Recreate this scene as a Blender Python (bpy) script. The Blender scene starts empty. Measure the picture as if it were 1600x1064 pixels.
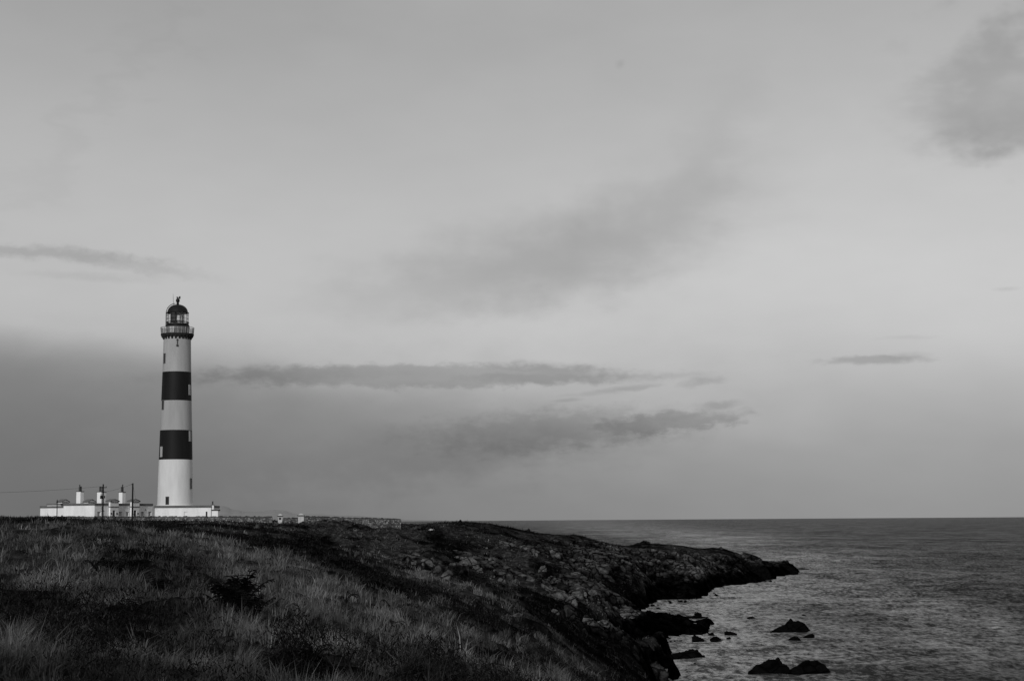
import bpy, bmesh, math
import numpy as np
from mathutils import Vector, Matrix

# ------------------------------------------------------------------ camera
scene = bpy.context.scene
COL = scene.collection
FPX = 2700.0                      # focal length in pixels of a 1600 px wide picture
PITCH = math.atan(280.6 / FPX)
ROLL = 0.0067
EYE = 14.0
CAM = np.array([0.0, 0.0, EYE])
F_ = np.array([0, math.cos(PITCH), math.sin(PITCH)])
U0 = np.array([0, -math.sin(PITCH), math.cos(PITCH)])
R0 = np.array([1.0, 0, 0])
R_ = R0 * math.cos(ROLL) - U0 * math.sin(ROLL)
U_ = U0 * math.cos(ROLL) + R0 * math.sin(ROLL)
cd = bpy.data.cameras.new('camera')
cam = bpy.data.objects.new('camera', cd)
COL.objects.link(cam)
cd.sensor_width = 36.0
cd.lens = FPX / 1600 * 36.0
cd.clip_start = 0.3
cd.clip_end = 300000.0
M = Matrix(((R_[0], U_[0], -F_[0], 0), (R_[1], U_[1], -F_[1], 0), (R_[2], U_[2], -F_[2], EYE), (0, 0, 0, 1)))
cam.matrix_world = M
scene.camera = cam

scene.view_settings.view_transform = 'Standard'
scene.view_settings.look = 'None'
scene.view_settings.gamma = 1.0
scene.view_settings.exposure = 0.0
scene.view_settings.use_curve_mapping = False
scene.cycles.max_bounces = 6
scene.cycles.transparent_max_bounces = 12

# ------------------------------------------------------------------ sun
SUN_AZ = math.radians(-18.0)      # from -Y towards -X
SUN_EL = math.radians(21.0)
to_sun = Vector((math.sin(SUN_AZ) * math.cos(SUN_EL), -math.cos(SUN_AZ) * math.cos(SUN_EL), math.sin(SUN_EL)))
sd = bpy.data.lights.new('sun', 'SUN')
sd.energy = 2.2
sd.angle = math.radians(4.0)
sun = bpy.data.objects.new('sun', sd)
COL.objects.link(sun)
sun.rotation_euler = to_sun.to_track_quat('Z', 'Y').to_euler()

# ------------------------------------------------------------------ world (grey evening sky with cloud streaks)
def lin(s):
    s = s / 255.0
    return s / 12.92 if s <= 0.04045 else ((s + 0.055) / 1.055) ** 2.4

world = bpy.data.worlds.new('World')
scene.world = world
world.use_nodes = True
wn = world.node_tree
wn.nodes.clear()
def W(t): return wn.nodes.new(t)
def wl(a, b): wn.links.new(a, b)
def setin(node, i, v):
    if isinstance(v, (int, float)): node.inputs[i].default_value = v
    else: wl(v, node.inputs[i])
def mth(op, a, b=0.0, clamp=False):
    n = W('ShaderNodeMath'); n.operation = op; n.use_clamp = clamp
    setin(n, 0, a); setin(n, 1, b)
    return n.outputs[0]
def smooth(x, lo, hi):
    n = W('ShaderNodeMapRange'); n.interpolation_type = 'SMOOTHSTEP'
    setin(n, 0, x); n.inputs[1].default_value = lo; n.inputs[2].default_value = hi
    n.inputs[3].default_value = 0; n.inputs[4].default_value = 1
    return n.outputs[0]
tc = W('ShaderNodeTexCoord')
sep = W('ShaderNodeSeparateXYZ'); wl(tc.outputs['Generated'], sep.inputs[0])
X, Y, Z = sep.outputs
u = mth('ARCTAN2', X, Y)                         # azimuth
v = mth('ARCSINE', Z)                            # elevation
def uvnoise(su, sv, scale, detail, rough=0.55, off=0.0):
    c = W('ShaderNodeCombineXYZ')
    wl(mth('MULTIPLY', u, su), c.inputs[0]); wl(mth('MULTIPLY', v, sv), c.inputs[1]); c.inputs[2].default_value = off
    n = W('ShaderNodeTexNoise'); n.inputs['Scale'].default_value = scale
    n.inputs['Detail'].default_value = detail; n.inputs['Roughness'].default_value = rough
    wl(c.outputs[0], n.inputs['Vector'])
    return mth('SUBTRACT', n.outputs[0], 0.5)
n_big = uvnoise(1, 2.2, 7, 3)
n_mid = uvnoise(1, 2.5, 24, 4, off=3.3)
n_fin = uvnoise(1, 2.0, 90, 5, 0.6, off=7.7)
n_fin2 = uvnoise(1, 2.0, 70, 5, 0.6, off=17.7)
n_fuz = uvnoise(1, 1.0, 240, 3, 0.6, off=1.7)
def ramp(x, stops):
    r = W('ShaderNodeValToRGB'); cr = r.color_ramp; cr.interpolation = 'B_SPLINE'
    while len(cr.elements) < len(stops): cr.elements.new(0.5)
    for e, (p, s) in zip(cr.elements, stops):
        e.position = p; l = lin(s); e.color = (l, l, l, 1)
    wl(x, r.inputs[0])
    return r.outputs[0]
def vp(py): return (813 - py) / 813.0
vv = mth('MULTIPLY', v, FPX / 813.0)
vw = mth('ADD', vv, mth('MULTIPLY', n_big, 0.05))
left = ramp(mth('ADD', vw, mth('ADD', mth('MULTIPLY', mth('ADD', u, 0.3), 0.42), mth('MULTIPLY', n_mid, .02))),
            [(vp(812), 111), (vp(760), 111), (vp(700), 113), (vp(640), 118), (vp(590), 124), (vp(555), 134), (vp(528), 160), (vp(500), 183), (vp(440), 190), (vp(330), 186), (vp(230), 181), (vp(120), 171), (vp(0), 160)])
right = ramp(vw, [(vp(812), 146), (vp(760), 151), (vp(700), 160), (vp(640), 171), (vp(585), 186), (vp(520), 198), (vp(430), 204), (vp(330), 196), (vp(230), 190), (vp(120), 181), (vp(0), 172)])
mx = W('ShaderNodeMix'); mx.data_type = 'RGBA'
wl(smooth(mth('ADD', u, mth('MULTIPLY', n_big, 0.06)), -0.30, 0.27), mx.inputs['Factor'])
wl(left, mx.inputs['A']); wl(right, mx.inputs['B'])
bw = W('ShaderNodeRGBToBW'); wl(mx.outputs['Result'], bw.inputs[0])
L = mth('MULTIPLY', bw.outputs[0], 10.0)
# clouds: centre (px, py), radii, tilt, warp, softness, darkening
def blob(px, py, rx, ry, tilt, warp, soft, dark, nz):
    global L
    cu, cv = (px - 800) / FPX, (813 - py) / FPX
    a = math.radians(tilt)
    du = mth('SUBTRACT', u, cu); dv = mth('SUBTRACT', v, cv)
    du = mth('ADD', du, mth('MULTIPLY', nz[0], warp * rx / FPX * 1.2))
    dv = mth('ADD', dv, mth('MULTIPLY', nz[1], warp * ry / FPX * 2.4))
    p = mth('ADD', mth('MULTIPLY', du, math.cos(a) * FPX / rx), mth('MULTIPLY', dv, math.sin(a) * FPX / rx))
    q = mth('SUBTRACT', mth('MULTIPLY', dv, math.cos(a) * FPX / ry), mth('MULTIPLY', du, math.sin(a) * FPX / ry))
    d = mth('SQRT', mth('ADD', mth('MULTIPLY', p, p), mth('MULTIPLY', q, q)))
    if nz is B: d = mth('ADD', d, mth('MULTIPLY', n_fuz, 0.12))
    m = mth('SUBTRACT', 1.0, smooth(d, 1.0 - soft, 1.0 + soft * 0.35))
    L = mth('MULTIPLY', L, mth('SUBTRACT', 1.0, mth('MULTIPLY', m, dark)))
n_mid2 = uvnoise(1, 1.5, 30, 3, off=13.3)
A = (n_mid, n_mid2); B = (n_fin, n_fin2)
for b in [
    (850, 400, 330, 85, 9, .45, 1.0, 0.21, A), (1000, 350, 240, 90, 22, .45, 1.0, 0.12, A), (720, 450, 280, 60, 6, .9, 1.0, 0.10, A), (1120, 250, 150, 60, 60, .9, 1.0, 0.07, A),
    (660, 588, 365, 20, 0, .7, 0.36, 0.25, B), (400, 588, 190, 16, 2, 0.8, 0.9, 0.16, B), (860, 576, 100, 11, -2, 0.8, 0.6, 0.14, B), (600, 582, 140, 12, 0, .8, .9, .07, B),
    (870, 594, 170, 10, -1, 0.9, 0.6, 0.16, B), (985, 609, 50, 5, 5, 0.8, 0.8, 0.2, B), (886, 627, 26, 3.5, 4, 0.6, 0.8, 0.15, B),
    (1100, 600, 42, 8, 8, 1.1, 0.9, 0.2, B), (1122, 637, 38, 8, 6, 1.1, 0.8, 0.22, B), (1040, 592, 90, 6, 2, 1.0, .9, .12, B), (930, 617, 60, 4, 4, .8, .9, .12, B),
    (860, 674, 240, 36, 3, 0.9, 0.7, 0.23, B), (1045, 663, 130, 17, 4, 0.9, 0.42, 0.25, B), (700, 706, 330, 48, 6, 1.0, 1.0, 0.16, A), (820, 700, 160, 26, 6, .9, .9, .10, B),
    (980, 683, 70, 9, 6, 0.8, 0.7, 0.12, B), (1360, 573, 88, 8, 0, 0.8, 0.6, 0.26, B), (1410, 568, 40, 7, 2, 0.8, 0.8, 0.10, B), (1410, 540, 45, 4, 0, 0.9, 0.9, 0.07, B),
    (1560, 472, 24, 4, 0, 0.9, 0.9, 0.10, B), (450, 690, 700, 130, 8, .8, 1.0, .10, A),
    (60, 406, 200, 13, -2, 0.9, 0.8, 0.22, B), (230, 424, 120, 14, -8, 0.9, 0.9, 0.14, B), (150, 441, 110, 8, -2, 0.9, 0.9, 0.08, B),
    (1560, 178, 160, 100, 10, 1.3, 0.95, 0.18, A), (1555, 238, 125, 48, 10, 1.2, 0.8, 0.16, A), (1580, 120, 100, 55, 10, 1.4, 0.9, 0.10, A), (1490, 195, 70, 70, 0, 1.3, 1.0, 0.10, A), (1560, 266, 100, 14, 10, 1.0, .8, .08, B),
    (140, 190, 360, 40, 50, .9, 1.0, 0.04, A), (975, 108, 9, 7, 0, 0.8, 0.9, 0.10, B)]:
    blob(*b)
L = mth('MULTIPLY', L, mth('ADD', 1.0, mth('MULTIPLY', mth('ADD', n_big, mth('MULTIPLY', n_mid, 0.35)), 0.16)))
sky = W('ShaderNodeTexSky'); sky.sky_type = 'NISHITA'; sky.sun_disc = False
sky.sun_elevation = SUN_EL; sky.sun_rotation = math.pi + SUN_AZ * -1.0 * -1.0
sbw = W('ShaderNodeRGBToBW'); wl(sky.outputs[0], sbw.inputs[0])
# thin sunlit sky behind an almost closed cloud sheet
tot = mth('ADD', mth('MULTIPLY', L, 0.97), mth('MULTIPLY', mth('MINIMUM', sbw.outputs[0], 8.0), 0.03))
comb = W('ShaderNodeCombineXYZ')
for i in range(3): wl(tot, comb.inputs[i])
bg = W('ShaderNodeBackground'); bg.inputs[1].default_value = 0.1
wl(comb.outputs[0], bg.inputs[0])
wo = W('ShaderNodeOutputWorld'); wl(bg.outputs[0], wo.inputs[0])
world.cycles.sampling_method = 'MANUAL'; world.cycles.sample_map_resolution = 1024

# ------------------------------------------------------------------ projection helpers
def at(px, py, D):
    d = F_ + R_ * (px - 800) / FPX + U_ * (532 - py) / FPX
    return CAM + d * (D / d[1])
def on_level(px, py, z=0.0):
    d = F_ + R_ * (px - 800) / FPX + U_ * (532 - py) / FPX
    return CAM + d * ((z - EYE) / d[2])
def proj(P):
    q = P - CAM
    w = q @ F_
    w = np.where(np.abs(w) < 1e-6, 1e-6, w)
    return 800 + FPX * (q @ R_) / w, 532 - FPX * (q @ U_) / w, w
def z_at(x, y, py):
    k = U_ - F_ * (532 - py) / FPX
    return EYE - ((x * k[0]) + (y * k[1])) / k[2]
def s_for(A, t, px):
    k = R_ - F_ * (px - 800) / FPX
    q = A - CAM
    return -(q @ k) / (t @ k)

# ------------------------------------------------------------------ numpy noise
def h2(ix, iy, seed):
    a = (ix.astype(np.int64) * 374761393 + iy.astype(np.int64) * 668265263 + seed * 974634777) & 0xFFFFFFFF
    a = ((a ^ (a >> 13)) * 1274126177) & 0xFFFFFFFF
    a = ((a ^ (a >> 16)) * 2246822519) & 0xFFFFFFFF
    return ((a ^ (a >> 15)) & 0xFFFFFF) / float(0x1000000)
def vnoise(x, y, seed):
    ix = np.floor(x); iy = np.floor(y); fx = x - ix; fy = y - iy
    fx = fx * fx * fx * (fx * (fx * 6 - 15) + 10); fy = fy * fy * fy * (fy * (fy * 6 - 15) + 10)
    a = h2(ix, iy, seed); b = h2(ix + 1, iy, seed); c = h2(ix, iy + 1, seed); d = h2(ix + 1, iy + 1, seed)
    return (a + (b - a) * fx) * (1 - fy) + (c + (d - c) * fx) * fy - 0.5
def fbm(x, y, seed, oct=4, gain=0.5):
    s = 0; a = 1.0
    for i in range(oct):
        c, sn = math.cos(1.1 * i + .3), math.sin(1.1 * i + .3)
        k = 2.03 ** i
        s = s + a * vnoise((x * c - y * sn) * k, (x * sn + y * c) * k, seed + i * 17)
        a *= gain
    return s
def worley(x, y, seed):
    """fractured rock: tilted slabs with cracks between. returns height, crack distance"""
    ix = np.floor(x); iy = np.floor(y)
    b1 = np.full(x.shape, 9.0); b2 = np.full(x.shape, 9.0)
    hh = np.zeros(x.shape)
    for dx in (-1, 0, 1):
        for dy in (-1, 0, 1):
            cx = ix + dx; cy = iy + dy
            px = cx + 0.1 + 0.8 * h2(cx, cy, seed); py = cy + 0.1 + 0.8 * h2(cx, cy, seed + 1)
            d = np.hypot(x - px, y - py)
            val = (h2(cx, cy, seed + 2) - .5) + 1.3 * (h2(cx, cy, seed + 3) - .5) * (x - px) + (0.35 + 1.3 * (h2(cx, cy, seed + 4) - .5)) * (y - py)
            closer = d < b1
            b2 = np.where(closer, b1, np.minimum(b2, d))
            hh = np.where(closer, val, hh)
            b1 = np.where(closer, d, b1)
    return hh, b2 - b1
def sst(x, a, b):
    t = np.clip((x - a) / (b - a), 0, 1)
    return t * t * (3 - 2 * t)

# ------------------------------------------------------------------ terrain control points
ctl = []   # (px, py, D)
ctl += [(-60, 1064, 17), (0, 1064, 17), (200, 1064, 17.5), (400, 1064, 19), (550, 1064, 22), (700, 1064, 28), (800, 1064, 36), (870, 1064, 50), (930, 1064, 80), (970, 1064, 105)]
ctl += [(0, 1000, 25), (200, 1000, 25), (400, 1000, 27), (600, 1000, 35), (700, 1000, 44), (800, 1000, 62), (880, 1000, 100), (940, 1000, 140)]
ctl += [(-60, 940, 34), (0, 940, 34), (250, 940, 35), (450, 940, 41), (600, 940, 54), (700, 945, 75), (800, 940, 115), (880, 945, 160), (950, 950, 200)]
ctl += [(0, 890, 46), (200, 890, 46), (350, 890, 50), (470, 890, 62), (600, 895, 105), (700, 900, 155), (800, 900, 205), (900, 905, 245), (1000, 905, 290), (1100, 905, 330)]
ctl += [(-60, 850, 60), (0, 850, 60), (150, 850, 60), (280, 855, 68), (400, 860, 105), (520, 860, 165), (650, 862, 225), (800, 865, 280), (900, 868, 310), (1000, 870, 350), (1100, 872, 385)]
ctl += [(0, 822, 78), (120, 824, 80), (220, 830, 95), (350, 836, 160), (500, 836, 230), (650, 840, 280), (800, 845, 325), (900, 850, 360), (1000, 858, 390)]
ctl += [(-60, 819, 98), (0, 819, 96), (60, 819, 96), (110, 820, 98), (165, 822, 100), (200, 824, 110), (260, 826, 150), (330, 821, 200), (430, 822, 250), (520, 822.5, 280), (600, 826, 300)]
ctl += [(0, 817, 160), (100, 818, 180), (160, 818, 220), (50, 811, 300), (150, 812.5, 300), (250, 814, 300), (340, 815.5, 300), (430, 817, 305), (520, 818, 310), (625, 822, 318), (100, 809, 345), (250, 810, 345), (400, 813, 350)]
ctl += [(650, 821, 345), (690, 818.5, 365), (755, 821.5, 375), (800, 827, 385), (900, 837, 400), (1000, 850, 415), (1060, 855, 425), (1125, 858, 432), (1160, 871, 440), (1215, 880, 446)]
zctl = []  # (px, D, z)
def coast(pts, inland, inz, sea, sz):
    for px, py in pts:
        P = on_level(px, py)
        zctl.append((px, P[1], 0.0))
        zctl.append((px, P[1] + inland, inz))
        zctl.append((px, P[1] - sea, sz))
coast([(1238, 897), (1200, 906), (1160, 914), (1110, 924), (1060, 936)], 14, 2.2, 12, -1.6)
coast([(1020, 941)], 16, 2.0, 8, -.8)
coast([(1100, 986), (1070, 993), (1040, 996), (1010, 1004)], 8, 1.3, 6, -1.0)
coast([(1041, 1039), (1042, 1052), (1044, 1066)], 8, 1.4, 8, -1.4)
zctl += [(1003, on_level(1003, 952)[1], 0.0), (1030, on_level(1030, 961)[1], 0.1), (1060, on_level(1060, 966)[1], 0.1), (1090, on_level(1090, 979)[1], 0.1), (1110, 222, -1.0), (1060, 262, -1.0), (1100, 250, -1.4), (1030, 272, -.7)]
zctl += [(1012, on_level(1012, 1013)[1], 0.0), (1045, 176, -1.0), (1000, 170, 2.0), (985, 184, .8), (1020, 160, 1.9)]
zctl += [(1290, 445, -2.5), (1260, 460, -2), (1200, 480, -2), (1100, 475, -2), (1000, 470, -1), (900, 465, 0), (800, 455, 2), (700, 460, 3), (600, 470, 4), (400, 470, 8), (200, 480, 11), (0, 480, 13), (-60, 480, 13),
         (1350, 350, -4), (1450, 450, -5), (1600, 500, -6), (1300, 250, -4), (1500, 250, -5), (1200, 200, -3), (1400, 150, -4), (1600, 150, -5), (1150, 130, -2), (1300, 100, -3), (1200, 600, -5), (900, 600, -5), (600, 600, -4), (300, 600, -2), (1600, 650, -6)]
zctl += [(1062, 150, -1.5), (1075, 138, -1.8), (1100, 152, -2.5), (1135, 150, -3), (1062, 164, -1.5), (1100, 168, -2.5), (1000, 140, 2.2), (1020, 128, 1.2)]
zctl += [(0, 12, 12.4), (400, 12, 12.3), (800, 12, 12.1), (1200, 12, 11.8), (1600, 12, 11.5), (1000, 40, 8.5), (1200, 50, 4.5), (1600, 50, 1.5), (1100, 80, 3.5), (1300, 30, 8.5)]
pts = [at(*c) for c in ctl]
for px, D, z in zctl:
    P = at(px, 813, D); P[2] = z; pts.append(P)
pts = np.array(pts)
AZS = 6.0
def ac(x, y): return np.arctan2(x, y) * AZS, np.log(np.hypot(x, y) + 1e-6)
ca, cl = ac(pts[:, 0], pts[:, 1])
cz = pts[:, 2]
def tk(r2): return np.where(r2 > 1e-12, r2 * np.log(r2 + 1e-12), 0.0)
n = len(cz)
K = tk((ca[:, None] - ca) ** 2 + (cl[:, None] - cl) ** 2) + np.eye(n) * 1e-4
Pm = np.stack([np.ones(n), ca, cl], 1)
Am = np.block([[K, Pm], [Pm.T, np.zeros((3, 3))]])
sol = np.linalg.solve(Am, np.concatenate([cz, np.zeros(3)]))
def base_h(x, y):
    a, l = ac(x, y)
    out = sol[n] + sol[n + 1] * a + sol[n + 2] * l
    for i in range(n):
        out = out + sol[i] * tk((a - ca[i]) ** 2 + (l - cl[i]) ** 2)
    r = np.hypot(x, y)
    zo = np.clip(12.4 - 0.12 * np.maximum(0, x - 5 + np.minimum(0, y) * 0.25), -6, 12.6)
    zo = zo + np.where(y > 0, 0, 1) * 0 + np.clip(-x * 0.01, 0, 1.5)
    az = np.abs(a / AZS)
    w = sst(az, 0.36, 0.62)
    w = np.maximum(w, 1 - sst(r, 8, 13))
    w = np.maximum(w, sst(r, 560, 800) * sst(-a / AZS, 0.30, 0.36))
    far = np.clip(out, -7, 40)
    far = np.where(r > 620, -6, far)
    return far * (1 - w) + zo * w
# ---- what covers the ground (world positions found from where each patch lies)
def gsum(px, py, lst):
    s = np.zeros(px.shape)
    for (cx, cy, rx, ry, tl, am) in lst:
        a = math.radians(tl)
        dx = px - cx; dy = py - cy
        p = (dx * math.cos(a) + dy * math.sin(a)) / rx; q = (-dx * math.sin(a) + dy * math.cos(a)) / ry
        s += am * np.exp(-(p * p + q * q))
    return s
GRASS = [(420, 905, 150, 34, 18, 1.0), (330, 872, 90, 14, 15, .6), (600, 975, 170, 36, 20, 1.0), (100, 905, 120, 34, 0, .75), (460, 1010, 140, 34, 15, .8), (680, 1040, 150, 26, 15, .8),
         (300, 1045, 120, 28, 0, .8), (50, 1035, 90, 40, 0, .8), (60, 850, 130, 22, 0, .55), (250, 850, 80, 14, 10, .6), (560, 838, 60, 6, 6, .9), (350, 831, 60, 4, 5, .8), (230, 821, 60, 3, 5, .7),
         (690, 948, 50, 8, 8, .8), (820, 1008, 50, 9, 8, .6), (620, 866, 80, 7, 8, .7), (560, 852, 60, 4, 8, .6), (720, 925, 70, 7, 14, .6), (820, 940, 60, 8, 20, .5), (770, 855, 60, 5, 8, .5), (170, 930, 120, 14, 10, .5), (830, 868, 60, 8, 12, .35), (690, 850, 50, 6, 5, .4), (900, 1050, 60, 8, 5, .4), (700, 835, 30, 4, 8, .5), (620, 905, 60, 7, 5, .6), (790, 905, 40, 6, 15, .35)]
DARK = [(185, 882, 50, 18, 10, .9), (240, 912, 40, 12, 30, 1.0), (400, 990, 30, 10, 10, .5), (170, 985, 110, 20, 5, .5), (150, 1010, 60, 22, 0, .3), (310, 985, 60, 16, 15, .7), (540, 890, 130, 10, 20, 1.2), (400, 852, 170, 8, 12, 1.1), (300, 832, 120, 5, 8, .9),
        (650, 930, 120, 10, 12, .9), (760, 975, 130, 12, 18, .8), (870, 965, 80, 24, 20, .7), (690, 1052, 60, 16, 5, 1.1), (790, 1040, 80, 18, 5, .9), (480, 1050, 40, 12, 0, .8), (20, 1000, 40, 14, 0, .6), (730, 890, 40, 30, 50, .8), (25, 870, 26, 10, 0, .7)]
ROCK = [(1010, 885, 190, 22, 5, 1.3), (1120, 905, 110, 26, 0, 1.3), (930, 890, 90, 16, 5, .8), (905, 925, 55, 18, 12, 1.2), (960, 948, 90, 16, 8, 1.2), (650, 880, 26, 9, 20, 1.1), (672, 893, 26, 5, 0, .8), (735, 878, 40, 9, 10, 1.2), (742, 890, 20, 6, 0, 1),
        (800, 905, 40, 6, 3, 1.0), (775, 874, 14, 4, 0, .9), (850, 862, 60, 7, 5, .8), (900, 852, 40, 5, 5, .6), (1000, 1035, 45, 20, 0, .9), (985, 985, 70, 22, 0, 1.0), (1060, 985, 60, 20, 0, 1.3), (805, 958, 12, 5, -20, .7), (690, 905, 16, 5, 30, .7), (625, 904, 7, 3, 0, .8), (1190, 895, 70, 16, 0, 1.4)]
def covers(x, y, z):
    px, py, w = proj(np.stack([x, y, z], -1))
    r = np.hypot(x, y)
    inf = (w > 0) & (r < 620)
    k = 1.0 / (0.25 + r / 60.0)                       # noise grain grows with distance
    n1 = fbm(x * 0.35, y * 0.18, 11, 4); n2 = fbm(x * 1.4, y * 0.9, 23, 3); n3 = fbm(x * .09, y * .04, 31, 4)
    g = gsum(px, py, GRASS) - gsum(px, py, DARK)
    g = np.where(inf, g, 0.3)
    nz = np.where(r < 70, n1 * 1.3 + n2 * .7, n1 * .9 + n3 * 1.0 + n2 * .3)
    grass = sst(g + nz * np.where(r < 70, 1.0, 1.5) + np.where(r < 70, .42, .30), -0.25, 0.95)
    rk = np.where(inf, gsum(px, py, ROCK), 0) * .9 + (fbm(x * .22, y * .12, 47, 4) * 1.0) - .12
    rk = np.where(z < 2.2, rk + .9 * sst(-z, -2.6, -1.0), rk)
    rock = sst(rk, 0.42, 0.58)
    rock = rock * sst(r, 75, 110)
    grass = grass * (1 - rock)
    return grass, rock
def height(x, y, full=False):
    b = base_h(x, y)
    r = np.hypot(x, y)
    z = b.copy()
    g, rock = covers(x, y, b)
    nearf = sst(r, 5, 14)
    ridge = 1 - .75 * np.exp(-((r - 105) / 40) ** 2) * sst(-np.arctan2(x, y), .12, .2)
    z = z + nearf * ridge * (fbm(x * .5, y * .5, 5, 3) * .22 + fbm(x * 2.2, y * 2.2, 6, 2) * .07)
    midf = sst(r, 90, 200)
    md = np.maximum(0, fbm(x * .13, y * .10, 8, 3) - .02)
    z = z + midf * (1 - .7 * sst(r, 300, 350)) * (1 - rock) * ((md - .05) * 1.9 + fbm(x * .8, y * .5, 9, 3) * .25) * (1 - .85 * sst(-np.arctan2(x, y), .1, .16) * sst(r, 90, 130))
    z = z + (1 - midf) * nearf * (1 - g) * ridge * np.maximum(0, fbm(x * .7, y * .45, 19, 3) + .15) * .45
    # rounded hummocks over the middle ground
    hm = sst(r, 55, 90) * (1 - sst(r, 270, 330)) * (1 - .85 * sst(-np.arctan2(x, y), .12, .17) * sst(r, 90, 130))
    z = z + hm * (1 - rock) * (np.abs(fbm(x * .22, y * .12, 181, 3)) * -1.3 + .3)
    for (cx_, cy_, cd_, ch_) in ((722, 0, 366, .25), (756, 0, 372, .3), (665, 0, 352, .0)):
        q_ = at(cx_, 813, cd_); z = z + ch_ * np.exp(-((x - q_[0]) / 3.4) ** 2 - ((y - q_[1]) / 9) ** 2)
    # fractured bedrock
    xr = x * .87 + y * .35; yr = -x * .35 + y * .87
    wx = xr + 1.6 * fbm(x * .25, y * .2, 61, 3); wy = yr + 2.0 * fbm(x * .25, y * .2, 62, 3)
    h1, c1 = worley(wx * .14, wy * .085, 71)
    h2_, c2 = worley(wx * .45 + 3, wy * .26, 81)
    h3, c3 = worley(wx * 1.1, wy * .7, 91)
    rh = h1 * 1.6 + h2_ * .8 + h3 * .3 - 0.9 * (1 - sst(c1, 0, .14)) - .6 * (1 - sst(c2, 0, .16)) + fbm(x * 2, y * 2, 95, 3) * .15
    amp = rock * sst(b, -3, 1.0) * sst(r, 60, 120)
    lowk = 0.55 + .45 * sst(b, 0, 4)
    z = z + amp * lowk * (np.minimum(rh, .75) + .1)
    if full: return z, g, rock, np.clip(.5 + .9 * h2_ + .5 * h3 + .4 * h1, 0, 1) * sst(c2, 0, .10) * (.3 + .7 * sst(c1, 0, .1))
    return z

# ------------------------------------------------------------------ object helpers
def mesh_from(name, V, Fc, mat=None, parent=None, smooth_=False):
    me = bpy.data.meshes.new(name)
    V = np.asarray(V, dtype=np.float32)
    me.vertices.add(len(V)); me.vertices.foreach_set('co', V.ravel())
    if isinstance(Fc, np.ndarray):
        k = Fc.shape[1]; flat = Fc.astype(np.int32).ravel(); starts = np.arange(0, len(flat), k, dtype=np.int32)
    else:
        flat = np.array([i for f in Fc for i in f], dtype=np.int32)
        ln = np.array([len(f) for f in Fc]); starts = np.concatenate([[0], np.cumsum(ln)[:-1]]).astype(np.int32)
    me.loops.add(len(flat)); me.loops.foreach_set('vertex_index', flat)
    me.polygons.add(len(starts)); me.polygons.foreach_set('loop_start', starts)
    me.update(calc_edges=True); me.validate()
    me.polygons.foreach_set('use_smooth', np.full(len(me.polygons), bool(smooth_)))
    o = bpy.data.objects.new(name, me); COL.objects.link(o)
    if mat is not None: me.materials.append(mat)
    if parent is not None: o.parent = parent
    return o
def attr(o, name, arr):
    a = o.data.attributes.new(name, 'FLOAT', 'POINT'); a.data.foreach_set('value', np.asarray(arr, dtype=np.float32))
def tag(o, label=None, cat=None, group=None, kind=None):
    if label: o['label'] = label
    if cat: o['category'] = cat
    if group: o['group'] = group
    if kind: o['kind'] = kind
    return o
def empty(name, loc, rz=0.0):
    o = bpy.data.objects.new(name, None); COL.objects.link(o); o.location = [float(c) for c in loc]; o.rotation_euler = (0, 0, rz)
    o.empty_display_size = 0.3
    return o
class MB:
    def __init__(s): s.V = []; s.F = []; s.mi = []
    def add(s, V, F, m=0):
        k = len(s.V); s.V += [tuple(map(float, p)) for p in V]; s.F += [[i + k for i in f] for f in F]; s.mi += [m] * len(F)
    def box(s, x0, x1, y0, y1, z0, z1, m=0):
        s.add([(x0, y0, z0), (x1, y0, z0), (x1, y1, z0), (x0, y1, z0), (x0, y0, z1), (x1, y0, z1), (x1, y1, z1), (x0, y1, z1)],
              [(0, 3, 2, 1), (4, 5, 6, 7), (0, 1, 5, 4), (1, 2, 6, 5), (2, 3, 7, 6), (3, 0, 4, 7)], m)
    def lathe(s, prof, seg=48, m=0, cap=True, c=(0, 0)):
        V = []; F = []
        for r, z in prof:
            for i in range(seg):
                a = 2 * math.pi * i / seg; V.append((c[0] + r * math.cos(a), c[1] + r * math.sin(a), z))
        for j in range(len(prof) - 1):
            for i in range(seg):
                k = (i + 1) % seg
                F.append((j * seg + i, j * seg + k, (j + 1) * seg + k, (j + 1) * seg + i))
        if cap:
            F.append(tuple(reversed(range(seg)))); F.append(tuple((len(prof) - 1) * seg + i for i in range(seg)))
        s.add(V, F, m)
    def tube(s, P, R, seg=6, m=0):
        P = [np.array(p, float) for p in P]
        if isinstance(R, (int, float)): R = [R] * len(P)
        V = []; F = []
        for i, p in enumerate(P):
            d = P[min(i + 1, len(P) - 1)] - P[max(i - 1, 0)]; d = d / (np.linalg.norm(d) + 1e-9)
            a = np.cross(d, [0, 0, 1]) if abs(d[2]) < .9 else np.cross(d, [1, 0, 0]); a /= np.linalg.norm(a); b = np.cross(d, a)
            for k in range(seg):
                t = 2 * math.pi * k / seg; V.append(p + R[i] * (a * math.cos(t) + b * math.sin(t)))
        for i in range(len(P) - 1):
            for k in range(seg):
                q = (k + 1) % seg
                F.append((i * seg + k, i * seg + q, (i + 1) * seg + q, (i + 1) * seg + k))
        F.append(tuple(reversed(range(seg)))); F.append(tuple((len(P) - 1) * seg + k for k in range(seg)))
        s.add(V, F, m)
    def build(s, name, mats, parent=None, smooth_=False):
        if not isinstance(mats, (list, tuple)): mats = [mats]
        o = mesh_from(name, np.array(s.V), s.F, None, parent, smooth_)
        for m in mats: o.data.materials.append(m)
        if len(mats) > 1 and len(o.data.polygons) == len(s.mi): o.data.polygons.foreach_set('material_index', s.mi)
        if smooth_:
            try: o.data.set_sharp_from_angle(angle=math.radians(35))
            except Exception: pass
        return o

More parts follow.
